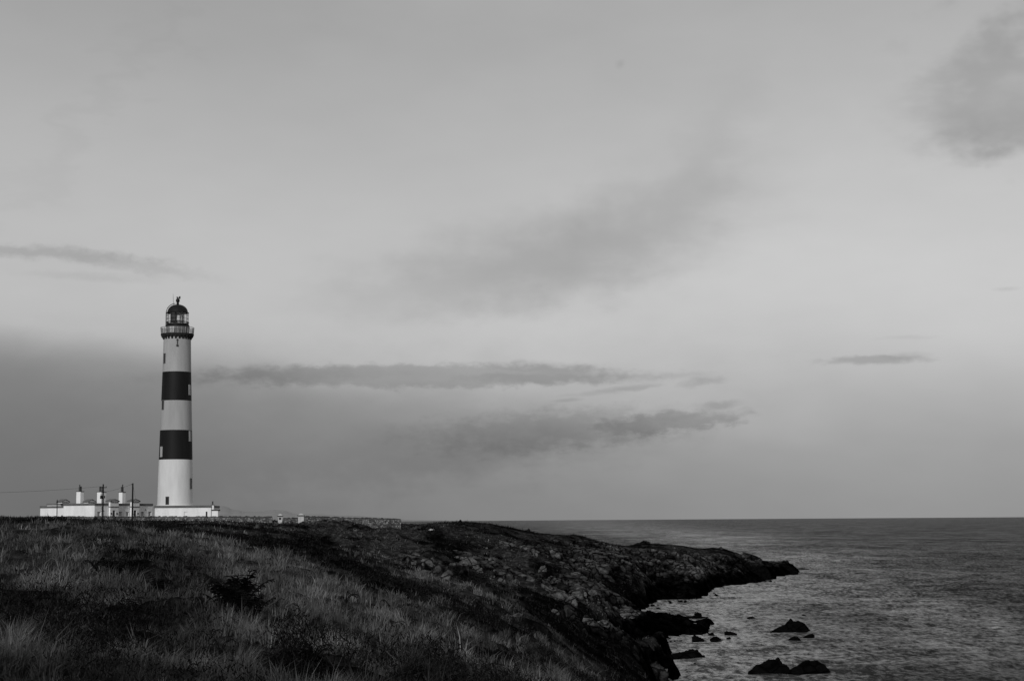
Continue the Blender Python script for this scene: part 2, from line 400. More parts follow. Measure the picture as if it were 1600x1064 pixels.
# ------------------------------------------------------------------ materials
def newmat(name):
    m = bpy.data.materials.new(name); m.use_nodes = True
    nt = m.node_tree; b = nt.nodes['Principled BSDF']
    return m, nt, b
def g3(x): return (x, x, x, 1)
def pm(name, lo, hi, rough=0.8, scale=3.0, bump=0.0, bscale=20.0, spec=0.3, detail=6, stretch=(1, 1, 1), metal=0.0):
    m, nt, b = newmat(name)
    t = nt.nodes.new('ShaderNodeTexCoord'); mp = nt.nodes.new('ShaderNodeMapping'); mp.inputs['Scale'].default_value = stretch
    nt.links.new(t.outputs['Object'], mp.inputs[0])
    nz = nt.nodes.new('ShaderNodeTexNoise'); nz.inputs['Scale'].default_value = scale; nz.inputs['Detail'].default_value = detail; nz.inputs['Roughness'].default_value = .62
    nt.links.new(mp.outputs[0], nz.inputs['Vector'])
    r = nt.nodes.new('ShaderNodeValToRGB'); r.color_ramp.elements[0].position = .34; r.color_ramp.elements[1].position = .66
    r.color_ramp.elements[0].color = g3(lo); r.color_ramp.elements[1].color = g3(hi)
    nt.links.new(nz.outputs[0], r.inputs[0]); nt.links.new(r.outputs[0], b.inputs['Base Color'])
    b.inputs['Roughness'].default_value = rough; b.inputs['Specular IOR Level'].default_value = spec; b.inputs['Metallic'].default_value = metal
    if bump:
        n2 = nt.nodes.new('ShaderNodeTexNoise'); n2.inputs['Scale'].default_value = bscale; n2.inputs['Detail'].default_value = 5
        nt.links.new(mp.outputs[0], n2.inputs['Vector'])
        bp = nt.nodes.new('ShaderNodeBump'); bp.inputs['Strength'].default_value = 1; bp.inputs['Distance'].default_value = bump
        nt.links.new(n2.outputs[0], bp.inputs['Height']); nt.links.new(bp.outputs[0], b.inputs['Normal'])
    return m
m_white = pm('white_paint', .66, .80, .75, .9, .01, 8, stretch=(1, 1, .3))
m_pillar = pm('stained_pillar_paint', .34, .48, .8, 2, .01, 8)
m_dim_white = pm('dimmed_white_paint', .30, .37, .8, .8, .01, 8, stretch=(1, 1, .15))  # top band: shade on the upper tower put into the paint tone
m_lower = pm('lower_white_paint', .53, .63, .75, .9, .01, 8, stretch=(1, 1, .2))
m_dim_white2 = pm('shaded_white_paint', .29, .35, .8, .8, .01, 8, stretch=(1, 1, .15))  # middle white band, its shading also put into the grey
m_black = pm('dark_band_paint', .006, .010, .6, .8, .01, 8, .15, stretch=(1, 1, .2))
m_stone_trim = pm('grey_stone_trim', .08, .12, .8, 1.5, .01, 10)
m_dark_trim = pm('dark_stone_trim', .03, .05, .8, 1.5)
m_iron = pm('black_iron', .006, .010, .6, 3, 0, 10, .15)
m_grey_iron = pm('grey_painted_iron', .10, .16, .6, 2)
m_ring = pm('gallery_stone', .012, .025, .8, 2)
m_panel = pm('gallery_wall_paint', .12, .2, .7, 2, stretch=(1, 1, .3))
m_lightpanel = pm('pale_door_paint', .42, .5, .7, 2)
m_pot = pm('chimney_clay', .03, .06, .85, 6)
m_wood = pm('tarred_wood', .006, .014, .8, 4, 0, 10, .2, stretch=(4, 4, .5))
m_door = pm('dark_door_paint', .012, .02, .6, 3)
m_pane = pm('dark_window_pane', .02, .03, .15, 3, spec=.5)
m_blind = pm('pale_window_blind', .30, .38, .7, 3)
m_roof = pm('flat_roof_lead', .10, .14, .7, 1)
m_wire = pm('wire', .02, .03, .6, 3)
def lens_mat():
    m, nt, b = newmat('lens_prism_glass')
    b.inputs['Base Color'].default_value = g3(.85); b.inputs['Roughness'].default_value = .2; b.inputs['Metallic'].default_value = 0
    return m
m_lens = lens_mat()
def glass_mat():
    m, nt, b = newmat('lantern_glass_pane')
    nt.nodes.remove(b)
    o = nt.nodes['Material Output']; tr = nt.nodes.new('ShaderNodeBsdfTransparent'); gl = nt.nodes.new('ShaderNodeBsdfGlossy'); gl.inputs['Roughness'].default_value = .03
    mx = nt.nodes.new('ShaderNodeMixShader'); tr.inputs[0].default_value = g3(.97)
    mx.inputs[0].default_value = .06; nt.links.new(tr.outputs[0], mx.inputs[1]); nt.links.new(gl.outputs[0], mx.inputs[2]); nt.links.new(mx.outputs[0], o.inputs[0])
    return m
m_glass = glass_mat()

def rock_nodes(nt, coords, lo, hi, sc=1.0):
    """returns colour socket and height socket for broken, lichen-spotted rock"""
    N = nt.nodes.new; Lk = nt.links.new
    mp = N('ShaderNodeMapping'); mp.inputs['Scale'].default_value = (sc, sc * .8, sc * 1.6); Lk(coords, mp.inputs[0])
    nz = N('ShaderNodeTexNoise'); nz.inputs['Scale'].default_value = 1.1; nz.inputs['Detail'].default_value = 9; nz.inputs['Roughness'].default_value = .68; Lk(mp.outputs[0], nz.inputs['Vector'])
    vo = N('ShaderNodeTexVoronoi'); vo.feature = 'DISTANCE_TO_EDGE'; vo.inputs['Scale'].default_value = .9
    wv = N('ShaderNodeMix'); wv.data_type = 'VECTOR'; wv.inputs['Factor'].default_value = .35
    Lk(mp.outputs[0], wv.inputs['A']); Lk(nz.outputs['Color'], wv.inputs['B']); Lk(wv.outputs['Result'], vo.inputs['Vector'])
    r = N('ShaderNodeValToRGB'); r.color_ramp.elements[0].position = .36; r.color_ramp.elements[0].color = g3(lo); r.color_ramp.elements[1].position = .68; r.color_ramp.elements[1].color = g3(hi)
    Lk(nz.outputs[0], r.inputs[0])
    cr = N('ShaderNodeMapRange'); cr.inputs[1].default_value = 0; cr.inputs[2].default_value = .07; cr.inputs[3].default_value = .08; cr.inputs[4].default_value = 1; Lk(vo.outputs['Distance'], cr.inputs[0])
    ml = N('ShaderNodeMix'); ml.data_type = 'RGBA'; ml.blend_type = 'MULTIPLY'; ml.inputs['Factor'].default_value = 1
    Lk(r.outputs[0], ml.inputs['A']); Lk(cr.outputs[0], ml.inputs['B'])
    hh = N('ShaderNodeMath'); hh.operation = 'ADD'; Lk(nz.outputs[0], hh.inputs[0]); Lk(cr.outputs[0], hh.inputs[1])
    return ml.outputs['Result'], hh.outputs[0]
def rock_mat(name, lo, hi, wet_z=None, sc=1.0, bump=.25):
    m, nt, b = newmat(name)
    t = nt.nodes.new('ShaderNodeNewGeometry')
    c, h = rock_nodes(nt, t.outputs['Position'], lo, hi, sc)
    if wet_z is not None:
        sp = nt.nodes.new('ShaderNodeSeparateXYZ'); nt.links.new(t.outputs['Position'], sp.inputs[0])
        mr = nt.nodes.new('ShaderNodeMapRange'); mr.inputs[1].default_value = wet_z[0]; mr.inputs[2].default_value = wet_z[1]; mr.inputs[3].default_value = .12; mr.inputs[4].default_value = 1; nt.links.new(sp.outputs[2], mr.inputs[0])
        ml = nt.nodes.new('ShaderNodeMix'); ml.data_type = 'RGBA'; ml.blend_type = 'MULTIPLY'; ml.inputs['Factor'].default_value = 1
        nt.links.new(c, ml.inputs['A']); nt.links.new(mr.outputs[0], ml.inputs['B']); c = ml.outputs['Result']
    nt.links.new(c, b.inputs['Base Color'])
    bp = nt.nodes.new('ShaderNodeBump'); bp.inputs['Distance'].default_value = bump; nt.links.new(h, bp.inputs['Height']); nt.links.new(bp.outputs[0], b.inputs['Normal'])
    b.inputs['Roughness'].default_value = .85; b.inputs['Specular IOR Level'].default_value = .03
    return m
m_skerry = rock_mat('weed_covered_rock', .001, .0035, None, 1.2, .12)
m_outcrop = rock_mat('pale_lichened_rock', .012, .15, None, 1.3, .2)
m_shore = rock_mat('grey_shore_rock', .003, .06, None, .8, .2)

def terrain_mat():
    m, nt, b = newmat('headland_ground')
    N = nt.nodes.new; Lk = nt.links.new
    geo = N('ShaderNodeNewGeometry')
    def A(nm):
        a = N('ShaderNodeAttribute'); a.attribute_name = nm; return a.outputs['Fac']
    rc, rh = rock_nodes(nt, geo.outputs['Position'], .005, .135, .75)
    def noise(scale, det, st=(1, 1, 1)):
        mp = N('ShaderNodeMapping'); mp.inputs['Scale'].default_value = st; Lk(geo.outputs['Position'], mp.inputs[0])
        z = N('ShaderNodeTexNoise'); z.inputs['Scale'].default_value = scale; z.inputs['Detail'].default_value = det; z.inputs['Roughness'].default_value = .65; Lk(mp.outputs[0], z.inputs['Vector']); return z.outputs[0]
    def rmp(x, stops):
        r = N('ShaderNodeValToRGB')
        while len(r.color_ramp.elements) < len(stops): r.color_ramp.elements.new(.5)
        for e, (p, c) in zip(r.color_ramp.elements, stops): e.position = p; e.color = g3(c)
        Lk(x, r.inputs[0]); return r.outputs[0]
    n1 = noise(1.6, 8, (1, .6, 1))
    n2 = noise(.35, 6, (1, .5, 1))
    gcol = rmp(n1, [(.30, .006), (.50, .026), (.70, .075)])
    dcol = rmp(n1, [(.30, .0010), (.55, .0030), (.75, .012)])
    def mix(a, b_, f):
        x = N('ShaderNodeMix'); x.data_type = 'RGBA'; Lk(f, x.inputs['Factor']); Lk(a, x.inputs['A']); Lk(b_, x.inputs['B']); return x.outputs['Result']
    c = mix(dcol, gcol, A('grass'))
    # tide-stained rock is nearly black
    sp = N('ShaderNodeSeparateXYZ'); Lk(geo.outputs['Position'], sp.inputs[0])
    zz = N('ShaderNodeMath'); zz.operation = 'ADD'; Lk(sp.outputs[2], zz.inputs[0])
    nn = N('ShaderNodeMath'); nn.operation = 'MULTIPLY'; Lk(n2, nn.inputs[0]); nn.inputs[1].default_value = -2.4; Lk(nn.outputs[0], zz.inputs[1])
    mr = N('ShaderNodeMapRange'); mr.inputs[1].default_value = 1.0; mr.inputs[2].default_value = 2.7; mr.inputs[3].default_value = .04; mr.inputs[4].default_value = 1; Lk(zz.outputs[0], mr.inputs[0])
    ml = N('ShaderNodeMix'); ml.data_type = 'RGBA'; ml.blend_type = 'MULTIPLY'; ml.inputs['Factor'].default_value = 1; 
    big = rmp(noise(.11, 5, (1, .6, 1)), [(.38, .10), (.62, 1.0)])
    sl = rmp(A('slab'), [(0.0, .08), (.45, .5), (.9, 1.7)]); sm = N('ShaderNodeMix'); sm.data_type = 'RGBA'; sm.blend_type = 'MULTIPLY'; sm.inputs['Factor'].default_value = 1; Lk(rc, sm.inputs['A']); Lk(sl, sm.inputs['B']); rc = sm.outputs['Result']
    mb_ = N('ShaderNodeMix'); mb_.data_type = 'RGBA'; mb_.blend_type = 'MULTIPLY'; mb_.inputs['Factor'].default_value = 1; Lk(rc, mb_.inputs['A']); Lk(big, mb_.inputs['B'])
    Lk(mb_.outputs['Result'], ml.inputs['A']); Lk(mr.outputs[0], ml.inputs['B'])
    c = mix(c, ml.outputs['Result'], A('rock'))
    Lk(c, b.inputs['Base Color'])
    bh = N('ShaderNodeMath'); bh.operation = 'ADD'; Lk(n1, bh.inputs[0]); Lk(rh, bh.inputs[1])
    bp = N('ShaderNodeBump'); bp.inputs['Distance'].default_value = .3; Lk(bh.outputs[0], bp.inputs['Height']); Lk(bp.outputs[0], b.inputs['Normal'])
    b.inputs['Roughness'].default_value = .95; b.inputs['Specular IOR Level'].default_value = .0
    return m
m_ground = terrain_mat()

# ------------------------------------------------------------------ ground mesh
azc = np.concatenate([np.arange(-math.pi, -0.34, 0.035), np.arange(-0.34, 0.34, 0.00068), np.arange(0.34, math.pi - .02, 0.035)])
rr = np.concatenate([np.exp(np.arange(math.log(1.5), math.log(12), .07)), np.exp(np.arange(math.log(12), math.log(150), .0056)), np.exp(np.arange(math.log(150), math.log(480), .0026)), np.exp(np.arange(math.log(480), math.log(520), .02)), np.exp(np.arange(math.log(520), math.log(5000), .1))])
AZ, RR = np.meshgrid(azc, rr)
gx = (np.sin(AZ) * RR).ravel(); gy = (np.cos(AZ) * RR).ravel()
gz, gg, grk, gcrk = height(gx, gy, True)
nc, nr = len(azc), len(rr)
idx = np.arange(nc * nr).reshape(nr, nc)
nxt = np.roll(idx, -1, axis=1)
quads = np.stack([idx[:-1], nxt[:-1], nxt[1:], idx[1:]], -1).reshape(-1, 4)[:, ::-1]
V = np.stack([gx, gy, gz], 1)
cen = len(V)
V = np.vstack([V, [[0, 0, 12.4]]])
ground = mesh_from('ground', V, quads, m_ground, smooth_=True)
attr(ground, 'grass', np.append(gg, .5)); attr(ground, 'rock', np.append(grk, 0)); attr(ground, 'slab', np.append(gcrk, 0))
tag(ground, kind='structure')

# ------------------------------------------------------------------ sea
def sea_mat():
    m, nt, b = newmat('sea_water')
    N = nt.nodes.new; Lk = nt.links.new
    geo = N('ShaderNodeNewGeometry')
    def noise(scale, det, st, rough=.6, off=(0, 0, 0)):
        mp = N('ShaderNodeMapping'); mp.inputs['Scale'].default_value = st; mp.inputs['Location'].default_value = off; mp.inputs['Rotation'].default_value = (0, 0, math.radians(12)); Lk(geo.outputs['Position'], mp.inputs[0])
        z = N('ShaderNodeTexNoise'); z.inputs['Scale'].default_value = scale; z.inputs['Detail'].default_value = det; z.inputs['Roughness'].default_value = rough; Lk(mp.outputs[0], z.inputs['Vector']); return z.outputs[0]
    def M2(op, a, b_):
        x = N('ShaderNodeMath'); x.operation = op
        for i, q in enumerate((a, b_)):
            if isinstance(q, (int, float)): x.inputs[i].default_value = q
            else: Lk(q, x.inputs[i])
        return x.outputs[0]
    w1 = noise(1.3, 5, (1.0, .5, 1), .7); w2 = noise(.16, 5, (.9, .4, 1), .65, (9, 4, 0)); patch = noise(.010, 6, (1, .4, 1), .6, (2, 7, 0))
    far_ = noise(.03, 8, (1, .3, 1), .72, (22, 3, 0))
    hgt = M2('ADD', M2('MULTIPLY', w1, .5), M2('MULTIPLY', w2, 1.2))
    bp = N('ShaderNodeBump'); bp.inputs['Distance'].default_value = 1.0; bp.inputs['Strength'].default_value = .7; Lk(hgt, bp.inputs['Height'])
    dk = N('ShaderNodeBsdfDiffuse'); dk.inputs[0].default_value = g3(.012); Lk(bp.outputs[0], dk.inputs['Normal'])
    gl = N('ShaderNodeBsdfGlossy'); gl.inputs['Roughness'].default_value = .3; Lk(bp.outputs[0], gl.inputs['Normal'])
    # how much sky a patch of wavelets throws back: steep ripples show dark water, slicks show sky
    mix_ = M2('MAXIMUM', -.8, M2('ADD', M2('ADD', M2('MULTIPLY', M2('SUBTRACT', w1, .5), 7.0), M2('MULTIPLY', M2('SUBTRACT', w2, .5), 4.0)), M2('ADD', M2('MULTIPLY', M2('SUBTRACT', far_, .5), 4.0), M2('MULTIPLY', M2('SUBTRACT', patch, .5), 1.0))))
    at_ = N('ShaderNodeAttribute'); at_.attribute_name = 'foam'
    at2 = N('ShaderNodeAttribute'); at2.attribute_name = 'calm'
    fac = N('ShaderNodeMath'); fac.operation = 'ADD'; fac.use_clamp = True
    Lk(M2('MULTIPLY', M2('ADD', mix_, 1.0), M2('ADD', M2('MULTIPLY', at2.outputs['Fac'], .26), .105)), fac.inputs[0]); fac.inputs[1].default_value = 0
    lw = N('ShaderNodeLayerWeight'); lw.inputs['Blend'].default_value = .5; Lk(bp.outputs[0], lw.inputs['Normal'])
    fres = M2('ADD', M2('MULTIPLY', M2('POWER', lw.outputs['Facing'], 5.0), 1.9), .12)
    fa_ = N('ShaderNodeMath'); fa_.operation = 'MULTIPLY'; fa_.use_clamp = True; Lk(fac.outputs[0], fa_.inputs[0]); Lk(fres, fa_.inputs[1])
    mw = N('ShaderNodeMixShader'); Lk(fa_.outputs[0], mw.inputs[0]); Lk(dk.outputs[0], mw.inputs[1]); Lk(gl.outputs[0], mw.inputs[2])
    nt.nodes.remove(b)
    # scraps of foam
    fo = noise(1.1, 6, (.5, .6, 1), .75, (5, 5, 0)); fm = N('ShaderNodeMapRange'); fm.inputs[1].default_value = .50; fm.inputs[2].default_value = .68; Lk(M2('ADD', fo, M2('MULTIPLY', M2('SUBTRACT', patch, .5), .35)), fm.inputs[0])
    f = M2('MULTIPLY', fm.outputs[0], M2('ADD', at_.outputs['Fac'], .05))
    dif = N('ShaderNodeBsdfDiffuse'); dif.inputs[0].default_value = g3(.5); Lk(bp.outputs[0], dif.inputs['Normal'])
    ms = N('ShaderNodeMixShader'); Lk(f, ms.inputs[0]); Lk(mw.outputs[0], ms.inputs[1]); Lk(dif.outputs[0], ms.inputs[2])
    Lk(ms.outputs[0], nt.nodes['Material Output'].inputs[0])
    return m
m_sea = sea_mat()
azs = np.concatenate([np.arange(-math.pi, -0.16, 0.05), np.arange(-0.16, 0.33, 0.0007), np.arange(0.33, math.pi - .03, 0.05)])
rs = np.concatenate([[30, 50, 70, 90], np.exp(np.arange(math.log(110), math.log(1600), .0034)), np.exp(np.arange(math.log(1600), math.log(90000), .06))])
AZ, RR = np.meshgrid(azs, rs)
sx = (np.sin(AZ) * RR).ravel(); sy = (np.cos(AZ) * RR).ravel(); srr = RR.ravel()
amp = 1 - sst(srr, 500, 1500)
ca_, sa_ = math.cos(.25), math.sin(.25)
qx = sx * ca_ + sy * sa_; qy = -sx * sa_ + sy * ca_
sz = (vnoise(qx * .05, qy * .12, 201) * .5 + vnoise(qx * .14, qy * .30, 202) * .42 + vnoise(qx * .4, qy * .62, 203) * .26 + vnoise(qx * .9, qy * 1.0, 204) * .10 * (1 - sst(srr, 200, 350))) * amp
sz = sz * np.where((AZ.ravel() > -.16) & (AZ.ravel() < .33) & (srr > 100), 1, 0)
nc, nr = len(azs), len(rs)
idx = np.arange(nc * nr).reshape(nr, nc); nxt = np.roll(idx, -1, axis=1)
quads = np.stack([idx[:-1], nxt[:-1], nxt[1:], idx[1:]], -1).reshape(-1, 4)[:, ::-1]
sea = mesh_from('sea', np.stack([sx, sy, sz], 1), quads, m_sea, smooth_=True)
tag(sea, kind='structure')
spx, spy, sw = proj(np.stack([sx, sy, sz], 1))
FO = [(1400, 925, 30, 12, 20, .7), (1480, 955, 30, 12, 20, .8), (1560, 975, 50, 16, 30, .9), (1460, 985, 30, 20, 50, .6), (1330, 915, 80, 8, 5, .5), (1250, 905, 50, 8, 0, .5), (1060, 945, 60, 8, 0, .5), (1100, 965, 60, 6, 0, .4), (1180, 1030, 60, 14, 0, .3), (1190, 965, 80, 8, 0, .3), (1240, 982, 60, 14, 0, .4), (1050, 1020, 40, 12, 0, .3), (1580, 1010, 40, 20, 30, .5)]
fo = np.where(sw > 0, gsum(spx, spy, FO), 0)
th = base_h(sx[srr < 600], sy[srr < 600]); shore = np.zeros(len(sx)); shore[srr < 600] = sst(th, -.9, -.1) * .8
attr(sea, 'foam', np.clip(fo * .7 + shore, 0, 1))
CALM = [(1080, 960, 160, 60, -10, 1.0), (1200, 1030, 200, 50, 0, .9), (1300, 920, 160, 25, 5, .45), (1240, 875, 130, 14, 0, .5), (1000, 830, 140, 14, 5, .45), (1130, 845, 100, 14, 0, .5), (1480, 970, 160, 60, 25, .45), (1100, 1060, 150, 30, 0, .6)]
attr(sea, 'calm', np.clip(np.where(sw > 0, gsum(spx, spy, CALM), 0), 0, 1.3))

# ================================================================== LIGHTHOUSE
rng = np.random.default_rng(7)
LD = 316.0
TB = at(273.3, 808, LD)
tw = float((np.array([TB[0], TB[1], EYE]) - CAM) @ F_)
def zt(py): return z_at(TB[0], TB[1], py)
def rp(hw): return hw * tw / FPX
face = math.atan2(-TB[1], -TB[0])           # direction from the tower to the camera
lh = empty('lighthouse', (TB[0], TB[1], zt(811)))
tag(lh, 'tall white lighthouse tower with two broad black bands and black domed lantern', 'lighthouse')
z0 = zt(811)
def tz(py): return zt(py) - z0
prof_px = [(811, 28.2), (790, 27.5), (760, 26.9), (718.4, 26.0), (700, 25.5), (672.6, 24.8), (650, 24.1), (626.6, 23.5), (600, 22.8), (581.8, 22.3), (556, 21.7), (522, 21.1)]
def r_at(py):
    ys = [p[0] for p in prof_px][::-1]; rs_ = [p[1] for p in prof_px][::-1]
    return rp(np.interp(py, ys, rs_))
mb = MB()
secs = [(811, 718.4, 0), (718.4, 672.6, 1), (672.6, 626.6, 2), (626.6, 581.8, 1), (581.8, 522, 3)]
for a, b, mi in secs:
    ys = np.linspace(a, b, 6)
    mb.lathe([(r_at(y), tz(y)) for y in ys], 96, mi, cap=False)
mb.build('tower_shaft', [m_lower, m_black, m_dim_white2, m_dim_white], lh, True)  # upper white bands greyer: the tower's shading painted in, band by band
# string courses
mb = MB(); mb.lathe([(r_at(790) + .03, tz(791)), (r_at(790) + .14, tz(790.5)), (r_at(790) + .14, tz(789)), (r_at(788) + .02, tz(788.4))], 96, 0, False)
mb.build('plinth_course', m_lower, lh, True)
def slit(px, y0, y1, pale):
    yc = (y0 + y1) / 2; r = r_at(yc)
    cx = np.interp(yc, [465, 808], [277, 273.3])
    th = math.asin(max(-1, min(1, (px - cx) * tw / FPX / r)))
    a = face + th                                  # angle around the tower
    e = empty('temp', (0, 0, 0)); bpy.data.objects.remove(e)
    def loc(rad, tang, z): return (rad * math.cos(a) - tang * math.sin(a), rad * math.sin(a) + tang * math.cos(a), z)
    def abox(m, r0, r1, t0, t1, za, zb):
        V = [loc(r0, t0, za), loc(r1, t0, za), loc(r1, t1, za), loc(r0, t1, za), loc(r0, t0, zb), loc(r1, t0, zb), loc(r1, t1, zb), loc(r0, t1, zb)]
        m.add(V, [(0, 3, 2, 1), (4, 5, 6, 7), (0, 1, 5, 4), (1, 2, 6, 5), (2, 3, 7, 6), (3, 0, 4, 7)])
    w = .27; za, zb = tz(y1), tz(y0)
    rb, rt = r_at(y1), r_at(y0)
    f = MB(); R1 = max(rb, rt) + .05
    abox(f, r - .3, R1, -w - .07, -w, za, zb); abox(f, r - .3, R1, w, w + .07, za, zb); abox(f, r - .3, R1, -w - .07, w + .07, zb, zb + .09); abox(f, r - .3, R1 + .04, -w - .1, w + .1, za - .1, za)
    fo_ = f.build('window', m_dim_white if pale else m_stone_trim, lh)
    p = MB(); abox(p, r - .3, R1 - .03, -w + .002, w - .002, za + .002, zb - .002)
    p.build('pane', m_blind if pale else m_pane, fo_)
for s in [(256.8, 554, 568, 0), (295.6, 602.5, 617, 1), (254.6, 626.5, 640, 0), (296.2, 674.5, 689, 1), (252.4, 699, 713.5, 1), (297.4, 748, 763, 0), (261.7, 776.5, 789, 0)]:
    slit(*s)
# lamp bracket below the gallery
ax, ay = math.cos(face), math.sin(face)
mb = MB(); rr0 = r_at(540) + .12
mb.box(-.07, .07, -.07, .07, tz(539.5), tz(531.5)); mb.box(-.17, .17, -.12, .12, tz(543), tz(540.3)); mb.box(-.2, .2, -.06, .06, tz(533.6), tz(532.8))
br = mb.build('wall_lamp_bracket', m_dark_trim, lh); br.location = (ax * rr0, ay * rr0, 0); br.rotation_euler = (0, 0, face + math.pi / 2)
# gallery: floor ring, corbels, wall, railing
mb = MB(); mb.lathe([(rp(21.0), tz(527.2)), (rp(23.6), tz(526.8)), (rp(25.6), tz(524.6)), (rp(25.9), tz(522.6)), (rp(25.4), tz(522)), (rp(15), tz(522))], 96, 0, False)
mb.build('gallery_floor', m_ring, lh, True)
for i in range(24):
    a = 2 * math.pi * (i + .3) / 24
    mb = MB()
    pr = [(rp(20.6), tz(531.2)), (rp(21.9), tz(530.9)), (rp(23.2), tz(528.6)), (rp(25.0), tz(526.4)), (rp(25.0), tz(525.6)), (rp(20.6), tz(525.6))]
    V = []; w = .15
    for t in (-w, w):
        for r, z in pr: V.append((r * math.cos(a) - t * math.sin(a), r * math.sin(a) + t * math.cos(a), z))
    k = len(pr)
    mb.add(V, [tuple(range(k)), tuple(reversed(range(k, 2 * k)))] + [(j, j + k, (j + 1) % k + k, (j + 1) % k) for j in range(k)])
    mb.build('corbel', m_ring, lh)
mb = MB(); mb.lathe([(rp(17.6), tz(522)), (rp(17.6), tz(511.3))], 16, 0, False); mb.build('gallery_wall', m_panel, lh)
for i in range(16):
    mb = MB(); a = 2 * math.pi * (i + .5) / 16; r = rp(17.75)
    mb.tube([(r * math.cos(a), r * math.sin(a), tz(522)), (r * math.cos(a), r * math.sin(a), tz(511.4))], .07, 5)
    mb.build('pilaster', m_dim_white, lh)
a = face + math.asin((267.7 - 276.4) / 18.6); r = rp(17.6) * math.cos(math.pi / 16) + .04
mb = MB(); mb.box(-.42, .42, -.05, .05, tz(520.6), tz(511.8)); d = mb.build('gallery_door', m_lightpanel, lh); d.location = (r * math.cos(a), r * math.sin(a), 0); d.rotation_euler = (0, 0, a + math.pi / 2)
mb = MB()
nb = 44
for i in range(nb):
    a = 2 * math.pi * i / nb; r0_, r1_ = rp(25.2), rp(26.0)
    mb.tube([(r0_ * math.cos(a), r0_ * math.sin(a), tz(522.3)), (r1_ * math.cos(a), r1_ * math.sin(a), tz(512.4))], .035 if i % 4 else .055, 5)
for py, hw, t in [(512.4, 26.0, .04), (515.6, 25.75, .022), (518.8, 25.5, .022)]:
    P = [(rp(hw) * math.cos(2 * math.pi * i / 64), rp(hw) * math.sin(2 * math.pi * i / 64), tz(py)) for i in range(65)]
    mb.tube(P, t, 5)
mb.build('railing', m_grey_iron, lh)
# lantern
mb = MB(); mb.lathe([(rp(17.5), tz(511.2)), (rp(18.7), tz(510.6)), (rp(18.8), tz(509.2)), (rp(18.0), tz(508.6)), (rp(17.6), tz(506.4)), (rp(16.6), tz(506.2))], 64, 0, True)
mb.build('lantern_base', m_iron, lh, True)
mb = MB(); mb.lathe([(rp(16.7), tz(506.2)), (rp(16.7), tz(489.2))], 48, 0, False); mb.build('lantern_glass', m_glass, lh, True)
mb = MB(); rl = rp(16.9)
for i in range(12):
    a0 = 2 * math.pi * (i + .25) / 12
    zs = [506.2, 497.8, 489.2]
    for j in range(2):
        p = (rl * math.cos(a0), rl * math.sin(a0), tz(zs[j])); q = (rl * math.cos(a0), rl * math.sin(a0), tz(zs[j + 1]))
        mb.tube([p, q], .035, 5)
for py, t in [(503.6, .07), (498.0, .04), (492.4, .03)]:
    P = [(rl * math.cos(2 * math.pi * i / 64), rl * math.sin(2 * math.pi * i / 64), tz(py)) for i in range(65)]
    mb.tube(P, t, 5)
mb.build('glazing_bars', m_iron, lh)
mb = MB(); P = [(rp(17.9) * math.cos(2 * math.pi * i / 64), rp(17.9) * math.sin(2 * math.pi * i / 64), tz(504.2)) for i in range(65)]; mb.tube(P, .05, 5)
for i in range(12):
    a = 2 * math.pi * i / 12; mb.tube([(rp(16.9) * math.cos(a), rp(16.9) * math.sin(a), tz(504.2)), (rp(17.9) * math.cos(a), rp(17.9) * math.sin(a), tz(504.2))], .03, 4)
mb.build('cleaning_rail', m_iron, lh)
# lens inside: stacked prism rings, blind
mb = MB(); pr = []
nz_ = 11
for i in range(nz_):
    za = 505 - i * 14.0 / nz_; zb = za - 14.0 / nz_ * .8
    hw = 9.6 - 3.2 * abs((i - (nz_ - 1) / 2) / nz_ * 2) ** 2
    pr += [(rp(hw * .93), tz(za)), (rp(hw), tz((za + zb) / 2)), (rp(hw * .93), tz(zb))]
mb.lathe(pr, 20, 0, True); mb.build('lens', m_lens, lh)
mb = MB()
for i in range(5):
    a = face - .25 + i * .62; r = rp(10.3); mb.tube([(r * math.cos(a), r * math.sin(a), tz(506)), (r * math.cos(a), r * math.sin(a), tz(490))], .045, 5)
mb.build('lens_frame', m_iron, lh)
mb = MB(); a0 = face + math.asin(-11.5 / 16.7); a1 = face + math.asin(-4.6 / 16.7); r = rp(16.1); V = []
for i in range(7):
    a = a0 + (a1 - a0) * i / 6
    for q in (r, r - .06):
        V += [(q * math.cos(a), q * math.sin(a), tz(505.8)), (q * math.cos(a), q * math.sin(a), tz(490))]
Fq = []
for i in range(6):
    k = i * 4; Fq += [(k, k + 4, k + 5, k + 1), (k + 3, k + 7, k + 6, k + 2), (k + 1, k + 5, k + 7, k + 3), (k, k + 2, k + 6, k + 4)]
mb.add(V, Fq); mb.build('roller_blind', m_dark_trim, lh)
# dome
mb = MB()
dp = [(rp(17.6), tz(489.6)), (rp(17.7), tz(488.6)), (rp(16.4), tz(488.3))]
for i in range(1, 13):
    t = i / 12 * math.pi / 2 * .97
    dp.append((rp(15.9 * math.cos(t) ** .9), tz(488.3 - 12.3 * math.sin(t))))
dp += [(rp(2.2), tz(475.2)), (rp(1.9), tz(473.4))]
mb.lathe(dp, 64, 0, True); dome = mb.build('dome', m_iron, lh, True)
mb = MB(); mb.lathe([(rp(1.9), tz(473.6)), (rp(1.7), tz(472.6)), (rp(2.9), tz(471.3)), (rp(3.1), tz(469)), (rp(2.4), tz(467.2)), (rp(1.0), tz(466.4)), (rp(.4), tz(463.8))], 24, 0, True)
mb.build('ventilator', m_iron, dome, True)
mb = MB()                                           # wind vane
zc = tz(465.4)
mb.tube([(-rp(2.2), 0, zc), (rp(4.2), 0, zc)], .05, 5); mb.box(rp(1.8), rp(4.1), -.04, .04, zc - .2, zc + .28); mb.box(-rp(2.0), -rp(.9), -.05, .05, zc - .06, zc + .22)
mb.build('wind_vane', m_iron, dome)
